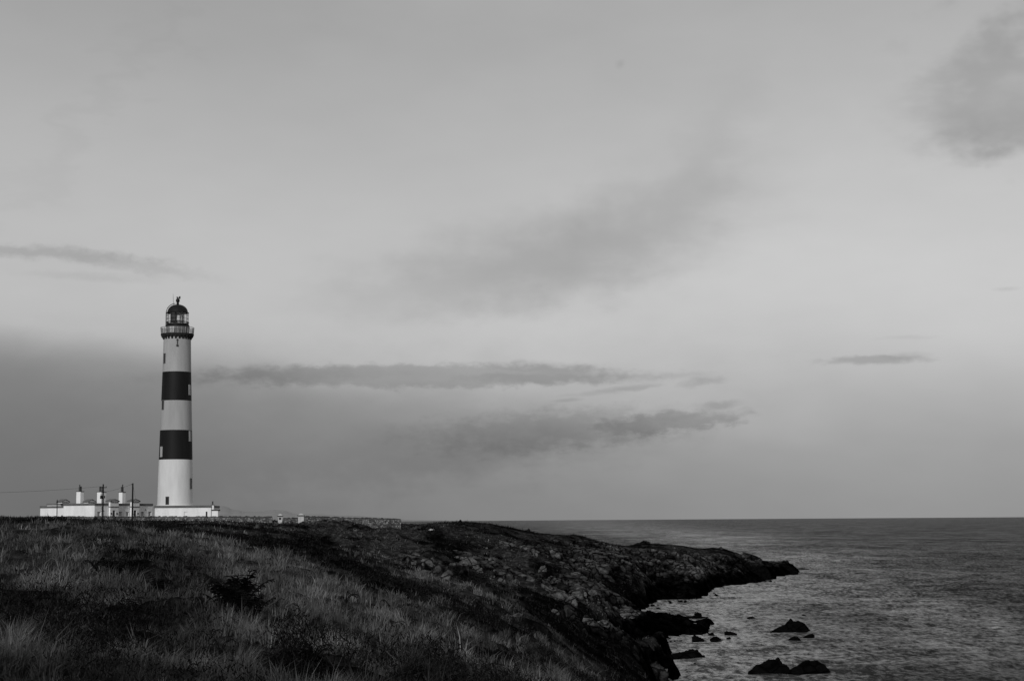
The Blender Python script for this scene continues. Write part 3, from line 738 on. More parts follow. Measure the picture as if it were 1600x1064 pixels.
mb = MB(); q = rp(-6.4); mb.tube([(q, -.3, tz(476.5)), (q - .05, -.3, tz(466)), (q - .08, -.3, tz(459.4))], [.045, .035, .02], 5); mb.build('aerial', m_grey_iron, dome)
mb = MB(); P = []
for i in range(12):
    t = i / 11 * math.pi / 2 * .92; P.append((-rp(17.9) * math.cos(t) ** .8, -.4, tz(490 - 15.6 * math.sin(t))))
P = [(-rp(18.1), -.4, tz(509))] + P
mb.tube(P, .04, 5); mb.tube([(p[0], p[1] + .4, p[2]) for p in P], .04, 5)
for i in range(len(P) - 1):
    for f in (0, .5):
        p = np.array(P[i]) * (1 - f) + np.array(P[i + 1]) * f; mb.tube([p, p + np.array([0, .4, 0])], .025, 4)
mb.build('dome_ladder', m_grey_iron, dome)

# ================================================================== BUILDINGS (flat-roofed, all set at the same angle)
fa = math.radians(61.5)
NF = np.array([math.sin(fa), -math.cos(fa), 0])    # normal of the fronts that face right
TF = np.array([math.cos(fa), math.sin(fa), 0])     # along those fronts, to the right and away
# local frame: x along TF, y = -NF (inward), rotation about z = fa
class Site:
    def __init__(s, px, D, pyb=812, ang=None):
        s.A = at(px, pyb, D); s.z0 = s.A[2]
        a = fa if ang is None else ang
        s.NF = np.array([math.sin(a), -math.cos(a), 0]); s.TF = np.array([math.cos(a), math.sin(a), 0])
    def X(s, px, yl=0.0):                           # local x of a picture column, on the plane y = yl
        A = s.A - s.NF * yl
        return float(s_for(A, s.TF, px))
    def Yl(s, px, xl=0.0):                          # local y of a picture column, on the end plane x = xl
        A = s.A + s.TF * xl
        return float(s_for(A, -s.NF, px))
    def Z(s, py, xl=0.0, yl=0.0):
        P = s.A + s.TF * xl - s.NF * yl
        return float(z_at(P[0], P[1], py)) - s.z0
def holes_wall(mb, x0, x1, z0_, z1_, y0, y1, holes):
    """wall slab with rectangular openings, as butted blocks. holes: (xa, xb, za, zb)"""
    xs = sorted(set([x0, x1] + [h for q in holes for h in q[:2]])); 
    for i in range(len(xs) - 1):
        a, b = xs[i], xs[i + 1]; c = (a + b) / 2
        hs = [q for q in holes if q[0] < c < q[1]]
        z = z0_
        for q in sorted(hs, key=lambda q: q[2]):
            if q[2] > z: mb.box(a, b, y0, y1, z, q[2])
            z = q[3]
        if z < z1_: mb.box(a, b, y0, y1, z, z1_)
def window(par, x0, x1, za, zb, y, blind=True):
    f = MB(); t = .05
    f.box(x0, x0 + t, y + .12, y + .18, za, zb); f.box(x1 - t, x1, y + .12, y + .18, za, zb); f.box(x0 + t, x1 - t, y + .12, y + .18, zb - t, zb); f.box(x0 + t, x1 - t, y + .12, y + .18, za, za + t); f.box(x0 + t, x1 - t, y + .12, y + .18, (za + zb) / 2 - .02, (za + zb) / 2 + .02)
    w = f.build('window', m_white, par)
    s_ = MB(); s_.box(x0 - .06, x1 + .06, y - .06, y + .11, za - .09, za - .003); s_.build('sill', m_stone_trim, w)
    p = MB(); p.box(x0 + .003, x1 - .003, y + .19, y + .22, za + .003, zb - .003); p.build('pane', m_blind if blind else m_pane, w)
def chimney(par, S, pxl, pxm, pxr, yt, yb, yl, pots, ref):
    """square stack whose near corner is at pxm"""
    xa = S.X(pxm, yl); xb = S.X(pxr, yl); dl = S.Yl(pxl, xa) - yl
    z0_, z1_ = S.Z(yb, xa, yl), S.Z(yt, xa, yl)
    m = MB(); m.box(xa, xb, yl, yl + dl, z0_ - .3, z1_ - .0); st = m.build('chimney', m_white, par)
    c = MB(); c.box(xa - .07, xb + .07, yl - .07, yl + dl + .07, z1_, z1_ + .1); c.build('chimney_cap', m_dark_trim, st)
    cx, cy = (xa + xb) / 2, yl + dl / 2
    for dx, dy, r, h, ty in pots:
        p = MB(); p.lathe([(r * 1.05, z1_ + .1), (r, z1_ + .2), (r * .9, z1_ + .1 + h * .9), (r * 1.1, z1_ + .1 + h * .92), (r * 1.1, z1_ + .1 + h)], 12, 0, True, c=(cx + dx, cy + dy))
        if ty: p.lathe([(r * .5, z1_ + .1 + h), (r * .5, z1_ + .4 + h), (r * .85, z1_ + .42 + h), (r * .2, z1_ + .62 + h)], 8, 0, True, c=(cx + dx, cy + dy))
        p.build('chimney_pot', m_pot, st, True)
def pediment(name, par, xa, xb, ya, yb, zb_, za_, ov=.14):
    m = MB(); c = (xa + xb) / 2
    def prism(x0, x1, y0, y1, z0_, zt_, mi):
        cc = (x0 + x1) / 2
        m.add([(x0, y0, z0_), (x1, y0, z0_), (cc, y0, zt_), (x0, y1, z0_), (x1, y1, z0_), (cc, y1, zt_)], [(0, 1, 2), (5, 4, 3), (0, 3, 4, 1), (1, 4, 5, 2), (2, 5, 3, 0)], mi)
    prism(xa - ov * .8, xb + ov * .8, ya + .0, yb, zb_ + .11, za_ - .09, 0)
    m.box(xa - ov, xb + ov, ya - ov, yb + ov * .5, zb_, zb_ + .108, 1)
    # raking cornices
    th = .1
    for sx_ in (0, 1):
        e = (xa - ov, zb_ + .11) if sx_ == 0 else (xb + ov, zb_ + .11)
        p = [(e[0], e[1]), (c, za_ - .09), (c, za_), (e[0], e[1] + th)]
        V = [(q[0], ya - ov, q[1]) for q in p] + [(q[0], yb + ov * .5, q[1]) for q in p]
        m.add(V, [(0, 1, 2, 3), (7, 6, 5, 4), (0, 4, 5, 1), (1, 5, 6, 2), (2, 6, 7, 3), (3, 7, 4, 0)], 1)
    return m.build(name, [m_white, m_stone_trim], par)

# ---- keepers' cottages (row of two front doors)
SB = Site(147.5, 316)
cot = empty('keepers_cottages', SB.A, fa)
tag(cot, 'flat roofed white cottage row with two pedimented porches left of the lighthouse', 'cottages')
XB = SB.X(238); DP = 7.5
zr = SB.Z(789.3); ztop = SB.Z(786.0)
wins = []
for px in (154.5, 188, 199, 222.5, 234):
    xc = SB.X(px); wins.append((xc - .42, xc + .42, SB.Z(806.2, xc), SB.Z(799.2, xc)))
m = MB(); m.box(0, XB, .25, DP, -2.5, zr); holes_wall(m, 0, XB, -2.5, zr, 0, .249, wins); m.build('wall', m_white, cot)
m = MB(); m.box(-.08, XB + .08, -.08, DP + .08, zr + .003, ztop); m.build('parapet', m_stone_trim, cot)
for w in wins: window(cot, *w, 0.0)
pd = .45
for pl, pr_, papex, dl, dr in [(172, 185, 178.5, 176, 180), (205.5, 217.5, 212, 209, 213)]:
    xa, xb = SB.X(pl, -pd), SB.X(pr_, -pd)
    ztp = SB.Z(783.9, xa, -pd); zmo = SB.Z(791.7, xa, -pd)
    da, db = SB.X(dl, -pd), SB.X(dr, -pd); dz = SB.Z(797, da, -pd)
    m = MB(); m.box(xa, xb, -pd + .2, -.085, -2.5, ztp); holes_wall(m, xa, xb, -2.5, ztp, -pd, -pd + .199, [(da, db, -2.5, dz)]); pch = m.build('porch', m_white, cot)
    m = MB(); m.box(xa - .07, xb + .07, -pd - .07, -.09, zmo - .07, zmo + .09); m.build('string_course', m_stone_trim, pch)
    pediment('pediment', pch, xa, xb, -pd, .6, ztp + .003, SB.Z(779.3, (xa + xb) / 2, -pd))
    m = MB(); m.box(da + .003, db - .003, -pd + .1, -pd + .15, -2.5, dz - .003)
    m.build('door', m_door, pch)
    for q in (da - .45, db + .4):
        m = MB(); m.box(q - .09, q + .09, -pd - .12, -pd - .003, dz - .75, dz - .45); m.build('lantern', m_iron, pch)
m = MB(); q = SB.X(227.3); m.box(q - .05, q + .05, -.06, -.003, SB.Z(797.5, q), SB.Z(794.8, q)); m.build('wall_lamp', m_iron, cot)
chimney(cot, SB, 151, 157.5, 165, 768.6, 786.5, 3.0, [(-.22, .1, .2, .85, 0), (.22, -.1, .2, .95, 0), (-.05, .3, .2, .9, 0)], 0)
chimney(cot, SB, 185, 190.6, 195.4, 769, 786.5, 3.0, [(-.1, 0, .2, .95, 0), (.2, .1, .2, .9, 1)], 0)

# ---- low long wing to the left with the bright end wall
SA = Site(121.6, 322)
win_ = empty('outbuilding', SA.A, fa)
tag(win_, 'long low white outbuilding with plain sunlit wall, leftmost of the buildings', 'outbuilding')
XA = SA.X(145); YA = SA.Yl(62.6)
zr = SA.Z(792.9); ztop = SA.Z(789.8)
dA = SA.X(135.2); dB = SA.X(139.0)
m = MB(); m.box(0, XA, .25, YA, -2.5, zr); holes_wall(m, 0, XA, -2.5, zr, 0, .249, [(dA, dB, -2.5, SA.Z(800.9, dA))]); m.build('wall', m_white, win_)
m = MB(); m.box(-.1, XA + .1, -.1, YA + .1, zr + .003, ztop); m.build('parapet', m_stone_trim, win_)
m = MB(); m.box(dA + .003, dB - .003, .12, .17, -2.5, SA.Z(800.9, dA) - .003); m.build('door', m_door, win_)
# ---- second block behind it: two pediments and one chimney
SC = Site(110, 334)
blk = empty('cottage_block', SC.A, fa)
tag(blk, 'white cottage block behind the low outbuilding, its two pediments and single chimney above the roof', 'cottage')
YC = SC.Yl(73); XC = SC.X(150)
zt1 = SC.Z(786.3); m = MB(); m.box(0, XC, 0, YC, -2.5, zt1 - .3); m.build('wall', m_white, blk)
m = MB(); m.box(-.08, XC + .08, -.08, YC + .08, zt1 - .297, zt1); m.build('roof', m_roof, blk)
for a_, b_, c_ in [(94, 108.6, 101), (135, 150, 142.3)]:
    # pediments stand on the roof edge
    y_ = 1.0
    xa, xb = SC.X(a_ + 2.4, y_), SC.X(b_ - 1.2, y_)
    zb2 = SC.Z(785, xa, y_)
    m = MB(); m.box(xa, xb, y_, y_ + 1.2, zt1 + .003, zb2); g_ = m.build('roof_upstand', m_white, blk)
    pediment('pediment', g_, xa, xb, y_, y_ + 1.2, zb2 + .003, SC.Z(779.6, (xa + xb) / 2, y_))
chimney(blk, SC, 118.6, 125, 130.2, 768, 786.5, 2.4, [(-.15, 0, .2, .8, 1), (.15, 0, .22, .95, 0)], 0)

# ---- building round the foot of the tower
fd = math.radians(92.7)
SD = Site(329.5, 308, 812, fd)
ann = empty('tower_annex', SD.A, fd)
tag(ann, 'low white flat roofed building round the foot of the lighthouse tower', 'building')
YD = SD.Yl(242); XD = 12.0
zr = SD.Z(793.0, 0, 6); ztop = SD.Z(789.7, 0, 6)
# the sunlit long wall lies on the plane x = 0, its length along local y
m = MB()
h1a, h1b = SD.Yl(324), SD.Yl(321.3); h2a, h2b = SD.Yl(292.6), SD.Yl(287.6)
def yz_wall(m, x0, x1, ya, yb, za, zb, holes):
    ys = sorted(set([ya, yb] + [q for h in holes for q in h[:2]]))
    for i in range(len(ys) - 1):
        a, b = ys[i], ys[i + 1]; c = (a + b) / 2; z = za
        for q in sorted([h for h in holes if h[0] < c < h[1]], key=lambda h: h[2]):
            if q[2] > z: m.box(x0, x1, a, b, z, q[2])
            z = q[3]
        if z < zb: m.box(x0, x1, a, b, z, zb)
zw1 = SD.Z(798.9, 0, h1a); zw2 = SD.Z(799.3, 0, h2a)
yz_wall(m, 0, .249, 0, YD, -2.5, zr, [(h1a, h1b, -2.5, zw1), (h2a, h2b, -2.5, zw2)])
m.box(.25, XD, 0, YD, -2.5, zr); m.build('wall', m_white, ann)
m = MB(); m.box(-.1, XD + .1, -.1, YD + .1, zr + .003, ztop); m.build('parapet', m_stone_trim, ann)
m = MB(); m.box(.10, .15, h1a + .003, h1b - .003, -2.5, zw1 - .003); m.build('door', m_door, ann)
m = MB(); m.box(.12, .17, h2a + .003, h2b - .003, -2.5, zw2 - .003); m.build('door', m_white, ann)
# back wing towards the cottages
ye = SD.Yl(237.5)
m = MB(); m.box(2.4, XD, YD + .103, ye, -2.5, zr - .02); m.build('wall', m_dim_white, ann)  # greyer white paints in the shade on this wall
m = MB(); m.box(2.32, XD + .08, YD + .104, ye + .08, zr - .015, ztop - .02); m.build('parapet', m_stone_trim, ann)
# lower lean-to on the right with its chimney
y1_ = 0.0; yR = SD.Yl(340.4); zl = SD.Z(797.6); zl2 = SD.Z(795.8)
m = MB(); m.box(.06, 2.4, yR, -.103, -2.5, zl); lt = m.build('lean_to', m_white, ann)
m = MB(); m.box(-.04, 2.5, yR - .1, -.104, zl + .003, zl2); m.build('parapet', m_dark_trim, lt)
ya_, yb_ = SD.Yl(333.6), SD.Yl(329.6)
m = MB(); m.box(.1, .6, ya_, yb_ - .105 if yb_ > -.1 else yb_, zl2, SD.Z(789, 0, ya_)); ch = m.build('chimney', m_white, lt)
m = MB(); m.box(.03, .67, ya_ - .06, yb_ + .02, SD.Z(789, 0, ya_) + .002, SD.Z(788.2, 0, ya_)); m.build('chimney_cap', m_dark_trim, ch)
m = MB(); m.lathe([(.13, SD.Z(788.2, 0, ya_)), (.11, SD.Z(784, 0, ya_)), (.15, SD.Z(783.8, 0, ya_)), (.14, SD.Z(783, 0, ya_))], 10, 0, True, c=(.35, (ya_ + yb_) / 2)); m.build('chimney_pot', m_pot, ch)

# ================================================================== POLES AND WIRES
def pole(px, ytop, ybase, D, r, label):
    P = at(px, ybase, D); h = float(z_at(P[0], P[1], ytop) - P[2])
    e = empty('utility_pole', P); tag(e, label, 'utility pole', 'wooden poles in front of the cottages')
    m = MB(); m.tube([(0, 0, -1.5), (0, 0, h * .5), (0, 0, h)], [r, r * .93, r * .82], 8); m.build('post', m_wood, e)
    return e, P, h
def pz(P, py): return float(z_at(P[0], P[1], py) - P[2])
e2, P2, h2p = pole(160.4, 756.2, 812, 292, .14, 'wooden pole carrying a grey transformer and a short crossarm')
m = MB(); z_ = pz(P2, 761.6); m.box(-.45, .55, -.05, .05, z_ - .06, z_ + .06); ca2 = m.build('crossarm', m_wood, e2)
for q in (-.4, .5):
    m = MB(); m.lathe([(.04, z_ + .062), (.07, z_ + .14), (.05, z_ + .2)], 8, 0, True, c=(q, 0)); m.build('insulator', m_iron, ca2)
m = MB(); z_ = pz(P2, 779.2); z1_ = pz(P2, 774.2)
m.lathe([(.2, z_), (.23, z_ + .03), (.23, z1_ - .03), (.19, z1_)], 14, 0, True, c=(-.2, -.32)); m.build('transformer', m_iron, e2, True)
m = MB(); m.lathe([(.17, z_ + .1), (.19, z_ + .12), (.19, z1_ - .05), (.15, z1_)], 14, 0, True, c=(.24, -.28)); m.build('transformer', m_dark_trim, e2, True)
m = MB(); m.tube([(-.3, -.3, z1_), (-.32, -.3, z1_ + .35)], .035, 5); m.tube([(-.15, -.3, z1_), (-.15, -.3, z1_ + .2)], .03, 5); m.build('bushing', m_iron, e2)
m = MB(); z_ = pz(P2, 794); m.box(-.16, .16, -.22, -.12, z_ - .3, z_ + .3); m.build('junction_box', m_iron, e2)
m = MB(); z_ = pz(P2, 798.5); m.box(-.26, .26, -.06, .06, z_ - .05, z_ + .05); m.build('step_bracket', m_iron, e2)
e3, P3, h3p = pole(206.6, 754.8, 812, 290, .15, 'tallest bare wooden pole beside the right-hand porch')
m = MB(); z_ = pz(P3, 756.6); m.box(-.3, .05, -.05, .05, z_ - .05, z_ + .05); m.build('wire_hook', m_iron, e3)
e1, P1, h1p = pole(88.8, 780.3, 812, 250, .07, 'short thin pole in front of the low outbuilding')
m = MB(); z_ = pz(P1, 784.3); m.box(-.1, .12, -.08, .08, z_ - .12, z_ + .12); m.build('junction_box', m_iron, e1)
def wire(a, b, sag, label, r=.012):
    P = []
    for i in range(25):
        t = i / 24; p = a * (1 - t) + b * t; p = p.copy(); p[2] -= sag * 4 * t * (1 - t); P.append(p)
    o_ = P[0].copy(); m = MB(); m.tube([p - o_ for p in P], r, 4); o = m.build('power_cable', m_wire); o.location = [float(c) for c in o_]
    tag(o, label, 'cable', 'cables between the poles')
T2 = np.array([P2[0], P2[1], P2[2] + pz(P2, 761.6) + .2]); T3 = np.array([P3[0] - .25, P3[1], P3[2] + pz(P3, 756.6)])
wire(T2 + [-.4, 0, 0], at(-120, 770.5, 240), .35, 'thin cable running from the transformer pole out of the left edge', .016)
T2b = np.array([P2[0] + .15, P2[1], P2[2] + pz(P2, 768.6)])
wire(T2b, T3, .12, 'thin cable rising from the transformer pole to the tallest pole', .016)
wire(T3 + [.3, 0, 0], at(212.3, 780, 314), .25, 'thin slack cable dropping from the tallest pole to the right-hand porch', .012)

# ================================================================== STONE WALLS, GATE PILLARS
def wall_mat():
    m, nt, b = newmat('rubble_stone')
    N = nt.nodes.new; Lk = nt.links.new
    g = N('ShaderNodeNewGeometry'); vo = N('ShaderNodeTexVoronoi'); vo.inputs['Scale'].default_value = 2.6; mp = N('ShaderNodeMapping'); mp.inputs['Scale'].default_value = (1, 1, 1.25); Lk(g.outputs['Position'], mp.inputs[0]); Lk(mp.outputs[0], vo.inputs['Vector'])
    ve = N('ShaderNodeTexVoronoi'); ve.feature = 'DISTANCE_TO_EDGE'; ve.inputs['Scale'].default_value = 2.6; Lk(mp.outputs[0], ve.inputs['Vector'])
    r = N('ShaderNodeValToRGB'); r.color_ramp.elements[0].color = g3(.03); r.color_ramp.elements[1].color = g3(.24); r.color_ramp.elements[1].position = .95
    sp = N('ShaderNodeSeparateColor'); Lk(vo.outputs['Color'], sp.inputs[0]); Lk(sp.outputs[0], r.inputs[0])
    mr = N('ShaderNodeMapRange'); mr.inputs[2].default_value = .12; mr.inputs[3].default_value = .15; Lk(ve.outputs[0], mr.inputs[0])
    x = N('ShaderNodeMix'); x.data_type = 'RGBA'; x.blend_type = 'MULTIPLY'; x.inputs['Factor'].default_value = 1; Lk(r.outputs[0], x.inputs['A']); Lk(mr.outputs[0], x.inputs['B']); Lk(x.outputs['Result'], b.inputs['Base Color'])
    bp = N('ShaderNodeBump'); bp.inputs['Distance'].default_value = .08; Lk(mr.outputs[0], bp.inputs['Height']); Lk(bp.outputs[0], b.inputs['Normal']); b.inputs['Roughness'].default_value = .9
    return m
m_rubble = wall_mat()
m_cope = pm('mossy_cope_stone', .018, .05, .9, 2.5, .04, 6)
def stone_wall(a, b, label):
    """a, b: (px, pytop, pybase, D)"""
    Pa, Pb = at(a[0], a[2], a[3]), at(b[0], b[2], b[3])
    ha, hb = z_at(Pa[0], Pa[1], a[1]) - Pa[2], z_at(Pb[0], Pb[1], b[1]) - Pb[2]
    L_ = np.hypot(*(Pb - Pa)[:2]); ang = math.atan2(Pb[1] - Pa[1], Pb[0] - Pa[0])
    e = empty('stone_wall', Pa, ang); tag(e, label, 'stone wall', 'rubble walls round the lighthouse grounds')
    nn = int(L_ / .35); V = []; Fq = []
    xs = np.linspace(0, L_, nn + 1)
    dz = (Pb[2] - Pa[2]) / L_; hh = ha + (hb - ha) * xs / L_ - .22
    for i, x in enumerate(xs):
        j = (rng.random(4) - .5) * .06
        V += [(x, -.3 + j[0], x * dz - 2.0), (x, -.24 + j[1], x * dz + hh[i]), (x, .24 + j[2], x * dz + hh[i]), (x, .3 + j[3], x * dz - 2.0)]
    for i in range(nn):
        k = i * 4
        for q in range(4): Fq.append((k + q, k + 4 + q, k + 4 + (q + 1) % 4, k + (q + 1) % 4))
    Fq += [(0, 1, 2, 3), tuple(reversed([nn * 4 + q for q in range(4)]))]
    mesh_from('wall_body', np.array(V), Fq, m_rubble, e)
    m = MB()
    for i in range(nn):
        w = (xs[i + 1] - xs[i]) * (.86 + .1 * rng.random()); t = .14 + rng.random() * .16; x = xs[i]; zz = (x * dz + (hh[i] + hh[i + 1]) / 2) + .02
        o1, o2 = rng.random() * .05, rng.random() * .05
        m.add([(x, -.32 - o1, zz), (x + w, -.32 - o2, zz), (x + w, .3, zz), (x, .3, zz), (x + .04, -.26, zz + t), (x + w - .05, -.26, zz + t * .9), (x + w - .04, .24, zz + t), (x + .04, .24, zz + t)],
              [(0, 3, 2, 1), (4, 5, 6, 7), (0, 1, 5, 4), (1, 2, 6, 5), (2, 3, 7, 6), (3, 0, 4, 7)])
    m.build('cope_stones', m_cope, e)
stone_wall((60, 806.5, 813, 296), (425.5, 806.5, 815, 296), 'long rubble stone wall running below the tower to the gateway')
stone_wall((443, 808.8, 815, 297), (466, 808.8, 815, 298), 'short low stretch of stone wall between the two white pillars')
stone_wall((474.5, 806.3, 815, 298), (626, 810.3, 821, 304), 'taller rubble stone wall ending in open ground right of the white pillars')
def pillar(px, hw, yt, yb, D, label, hole):
    P = at(px, yb, D); k = D / FPX * 1.02; w = hw * k
    e = empty('gate_pillar', P, math.radians(8)); tag(e, label, 'pillar', 'white pillars at the gateway')
    H = pz(P, yt + 4.0); m = MB()
    if hole:
        m.box(-w, w, -w + .12, w, -1.5, H); holes_wall(m, -w, w, -1.5, H, -w, -w + .119, [(-.2, .2, H * .38, H * .78)])
        m.build('shaft', m_pillar, e); m = MB(); m.box(-.198, .198, -w + .1, -w + .118, H * .385, H * .775); m.build('recess', m_pane, e)
    else:
        m.box(-w, w, -w, w, -1.5, H); m.build('shaft', m_pillar, e)
    m = MB(); m.box(-w - .18, w + .18, -w - .18, w + .18, H + .003, H + .13); m.build('slab', m_dark_trim, e)
    zc = H + .132; q = w + .06; m = MB(); t = .3
    m.add([(-q, -q, zc), (q, -q, zc), (q, q, zc), (-q, q, zc), (-q * t, -q * t, zc + .26), (q * t, -q * t, zc + .26), (q * t, q * t, zc + .26), (-q * t, q * t, zc + .26)], [(0, 3, 2, 1), (4, 5, 6, 7), (0, 1, 5, 4), (1, 2, 6, 5), (2, 3, 7, 6), (3, 0, 4, 7)])
    m.build('cap', m_pillar, e)
pillar(437.6, 3.2, 802.6, 815, 292, 'white capped pillar with a small dark square recess', True)
pillar(470.2, 4.2, 801.8, 814, 294, 'wider plain white capped pillar where the taller wall begins', False)

# ================================================================== DISTANT HILLS
def hills(pts_, D, name):
    V = []; Fq = []; pxs = np.linspace(pts_[0][0], pts_[-1][0], 160)
    ys = np.interp(pxs, [p[0] for p in pts_], [p[1] for p in pts_])
    base = 813 - (pxs - 800) * .0067 + .3
    ys = base - (np.maximum(base - ys, .2) * (1 + .10 * vnoise(pxs * .08, pxs * 0, 301) + .05 * vnoise(pxs * .3, pxs * 0, 302)))
    for i, (px, py) in enumerate(zip(pxs, ys)):
        for dD, f in [(-.16, 0.0), (-.07, .55), (0, 1.0), (.1, .5), (.2, 0)]:
            P = at(px, 813, D * (1 + dD)); T = at(px, py, D)
            V.append((P[0], P[1], -3 + max(0, T[2] + 3) * f * (1 + .1 * vnoise(np.array([i * .4]), np.array([dD * 20.]), 303)[0] * (f < 1))))
    n5 = 5
    for i in range(len(pxs) - 1):
        for j in range(4): Fq.append((i * n5 + j, (i + 1) * n5 + j, (i + 1) * n5 + j + 1, i * n5 + j + 1))
    o = mesh_from(name, np.array(V), Fq, pm('hazy_moorland', .21, .25, .95, .0005), None, True); tag(o, kind='structure')  # haze over the hills put into their pale colour
hills([(150, 812), (230, 800), (290, 799), (330, 789), (345, 790), (380, 799), (400, 800), (425, 796), (440, 796), (460, 802), (500, 803), (560, 806), (640, 812), (700, 813)], 80000, 'hills')


# ================================================================== ROCKS IN THE WATER AND ON THE SHORE
def ico(sub):
    bm = bmesh.new(); bmesh.ops.create_icosphere(bm, subdivisions=sub, radius=1.0)
    V = np.array([v.co[:] for v in bm.verts]); Fq = np.array([[v.index for v in f.verts] for f in bm.faces]); bm.free(); return V, Fq
ICO = ico(5); ICO4 = ico(4)
def rock_shape(seed, sx_, sy_, sz_, prof=None, rough=.12, src=None, cuts=11):
    rg = np.random.default_rng(seed); V, Fq = src if src is not None else ICO; V = V.copy()
    for k in range(cuts):
        nrm = rg.normal(size=3); nrm[2] = abs(nrm[2]) * .6; nrm /= np.linalg.norm(nrm); d = rg.uniform(.5, .85)
        ex = np.maximum(0, V @ nrm - d); V -= np.outer(ex, nrm) * .93
    nz = vnoise(V[:, 0] * 3 + V[:, 2] * 1.7, V[:, 1] * 3 - V[:, 2] * 2.1, seed) + .5 * vnoise(V[:, 0] * 7 - V[:, 2] * 4, V[:, 1] * 7 + V[:, 2] * 3.1, seed + 1) + .3 * vnoise(V[:, 0] * 16 - V[:, 2] * 9, V[:, 1] * 16 + V[:, 2] * 8, seed + 2)
    hw, ck = worley(V[:, 0] * 2.2 + V[:, 2], V[:, 1] * 2.2 + V[:, 2] * .7, seed + 5)
    U3 = (src if src is not None else ICO)[0]
    V *= (1 + rough * nz * 1.6 + rough * .7 * hw - rough * .7 * (1 - sst(ck, 0, .1)))[:, None]
    V[:, 0] /= np.abs(V[:, 0]).max(); V[:, 1] /= np.abs(V[:, 1]).max(); V[:, 2] /= V[:, 2].max()
    V = V * [sx_, sy_, sz_]
    if prof is not None:
        t = U3[:, 0]; p = np.interp(t, [q[0] for q in prof], [q[1] for q in prof])
        p = p * (1 + .28 * vnoise(t * 5, U3[:, 1] * 1.5 + seed, seed) + .16 * vnoise(t * 13, U3[:, 1] * 3 + seed, seed + 9))
        f = np.clip(U3[:, 2], 0, 1) / np.sqrt(np.maximum(.02, 1 - t ** 2)); up = U3[:, 2] > 0
        bump_ = rough * (1.3 * nz + .9 * hw - 1.0 * (1 - sst(ck, 0, .12)))
        V[:, 0] = sx_ * (U3[:, 0] * (1 + .3 * bump_))
        V[:, 1] = sy_ * np.clip(V[:, 1] / sy_, -1, 1) * (.55 + .45 * np.clip(p, 0, 1))
        V[:, 2] = np.where(up, sz_ * p * np.clip(f, 0, 1) ** .7 * (1 + .55 * bump_), V[:, 2])
    return V, Fq
def skerry(x0, x1, yt, yb, label, seed, prof=None, deep=.75, rz=0.0, name='sea_rock', mat=None, zoff=-.12):
    P = on_level((x0 + x1) / 2, yb)
    k = P[1] / FPX; a = (x1 - x0) / 2 * k * 1.04; b = a * deep * .65; h = (yb - yt) * k - b * .03
    h = max(h, .12) * .88
    V, Fq = rock_shape(seed, a * 1.02, b, h * 1.1, prof)
    o = mesh_from(name, V, Fq, mat or m_skerry); o.location = (P[0], P[1] + b * .5, zoff * h); o.rotation_euler = (0, 0, rz)
    tag(o, label, 'rock', 'dark rocks standing in the sea')
    return o
skerry(1162.8, 1185.5, 961.6, 968.8, 'low pyramid shaped dark rock alone in the water, off the rocky spit', 401, [(-1, .1), (-.2, .9), (0, 1), (.4, .75), (1, .1)])
skerry(1206, 1265, 966, 985, 'long jagged two-peaked dark rock, the largest of the middle cluster', 402, [(-1, .05), (-.75, .28), (-.45, .5), (-.25, .55), (.02, 1), (.12, .98), (.2, .85), (.45, .88), (.7, .62), (.9, .35), (1, .1)], .45)
skerry(1224.6, 1245, 979.6, 987.8, 'dark rock touching the front of the two-peaked rock', 403, [(-1, .1), (-.3, .6), (.3, 1), (.8, .7), (1, .2)])
skerry(1245.4, 1263.5, 981.2, 988.6, 'rounded dark rock just right of the front of the two-peaked rock', 404, [(-1, .4), (-.5, .8), (.2, 1), (.7, .7), (1, .2)])
skerry(1256, 1272.6, 988.4, 994.2, 'small slanting dark rock at the right end of the middle cluster', 405, [(-1, .1), (0, .7), (.6, 1), (1, .5)])
skerry(1230.4, 1253.3, 992.4, 1002, 'dome shaped dark rock, nearest of the middle cluster', 406, [(-1, .15), (-.5, .8), (.1, 1), (.5, .8), (1, .1)])
skerry(1248, 1260, 959, 964, 'little dark rock behind the two-peaked rock', 407, [(-1, .1), (.3, 1), (1, .6)])
skerry(1276, 1286.5, 962.7, 965.8, 'flattest dark rock barely breaking the surface, right of the middle cluster', 408)
skerry(1171.5, 1233, 1025, 1050, 'big wedge shaped dark rock with a notched crest, left of the near pair', 409, [(-1, .15), (-.7, .42), (-.3, .75), (.0, .92), (.3, 1.0), (.36, .86), (.42, 1.0), (.52, .97), (.62, .72), (.8, .66), (.95, .4), (1, .25)], .6)
skerry(1230.4, 1296, 1028, 1049.4, 'big low dark rock with a long tail, the right one of the near pair', 410, [(-1, .08), (-.6, .45), (-.2, .78), (.15, 1), (.35, .95), (.55, .9), (.75, .6), (1, .15)], .5)
skerry(1132.6, 1151.5, 984.7, 989.8, 'flat sloping dark rock farthest right off the end of the spit', 411, [(-1, .6), (-.6, 1), (0, .8), (1, .15)])
skerry(1110, 1126.6, 993, 998.2, 'small domed dark rock in the channel below the spit', 412, [(-1, .2), (-.3, .9), (.2, 1), (1, .15)])
skerry(1135, 1144.5, 994, 998, 'tiny dark rock right of the small domed one', 413)
skerry(1082, 1100, 990.4, 999.6, 'peaked dark rock close under the tip of the spit', 414, [(-1, .7), (-.5, 1), (0, .75), (1, .15)])
skerry(1086, 1093.5, 972, 975.8, 'tiny dark rock behind the tip of the spit', 415)
skerry(1079.4, 1097, 1034.8, 1041, 'low dark rock with a flat tail, alone left of the two near rocks', 416, [(-1, .6), (-.4, 1), (.2, .8), (1, .1)])
skerry(1055, 1068.6, 1028.7, 1033.4, 'low grey rock awash under the long humped shore rock', 417)
skerry(1024, 1032, 948.5, 951.2, 'tiny dark rock in the small inner cove', 418)
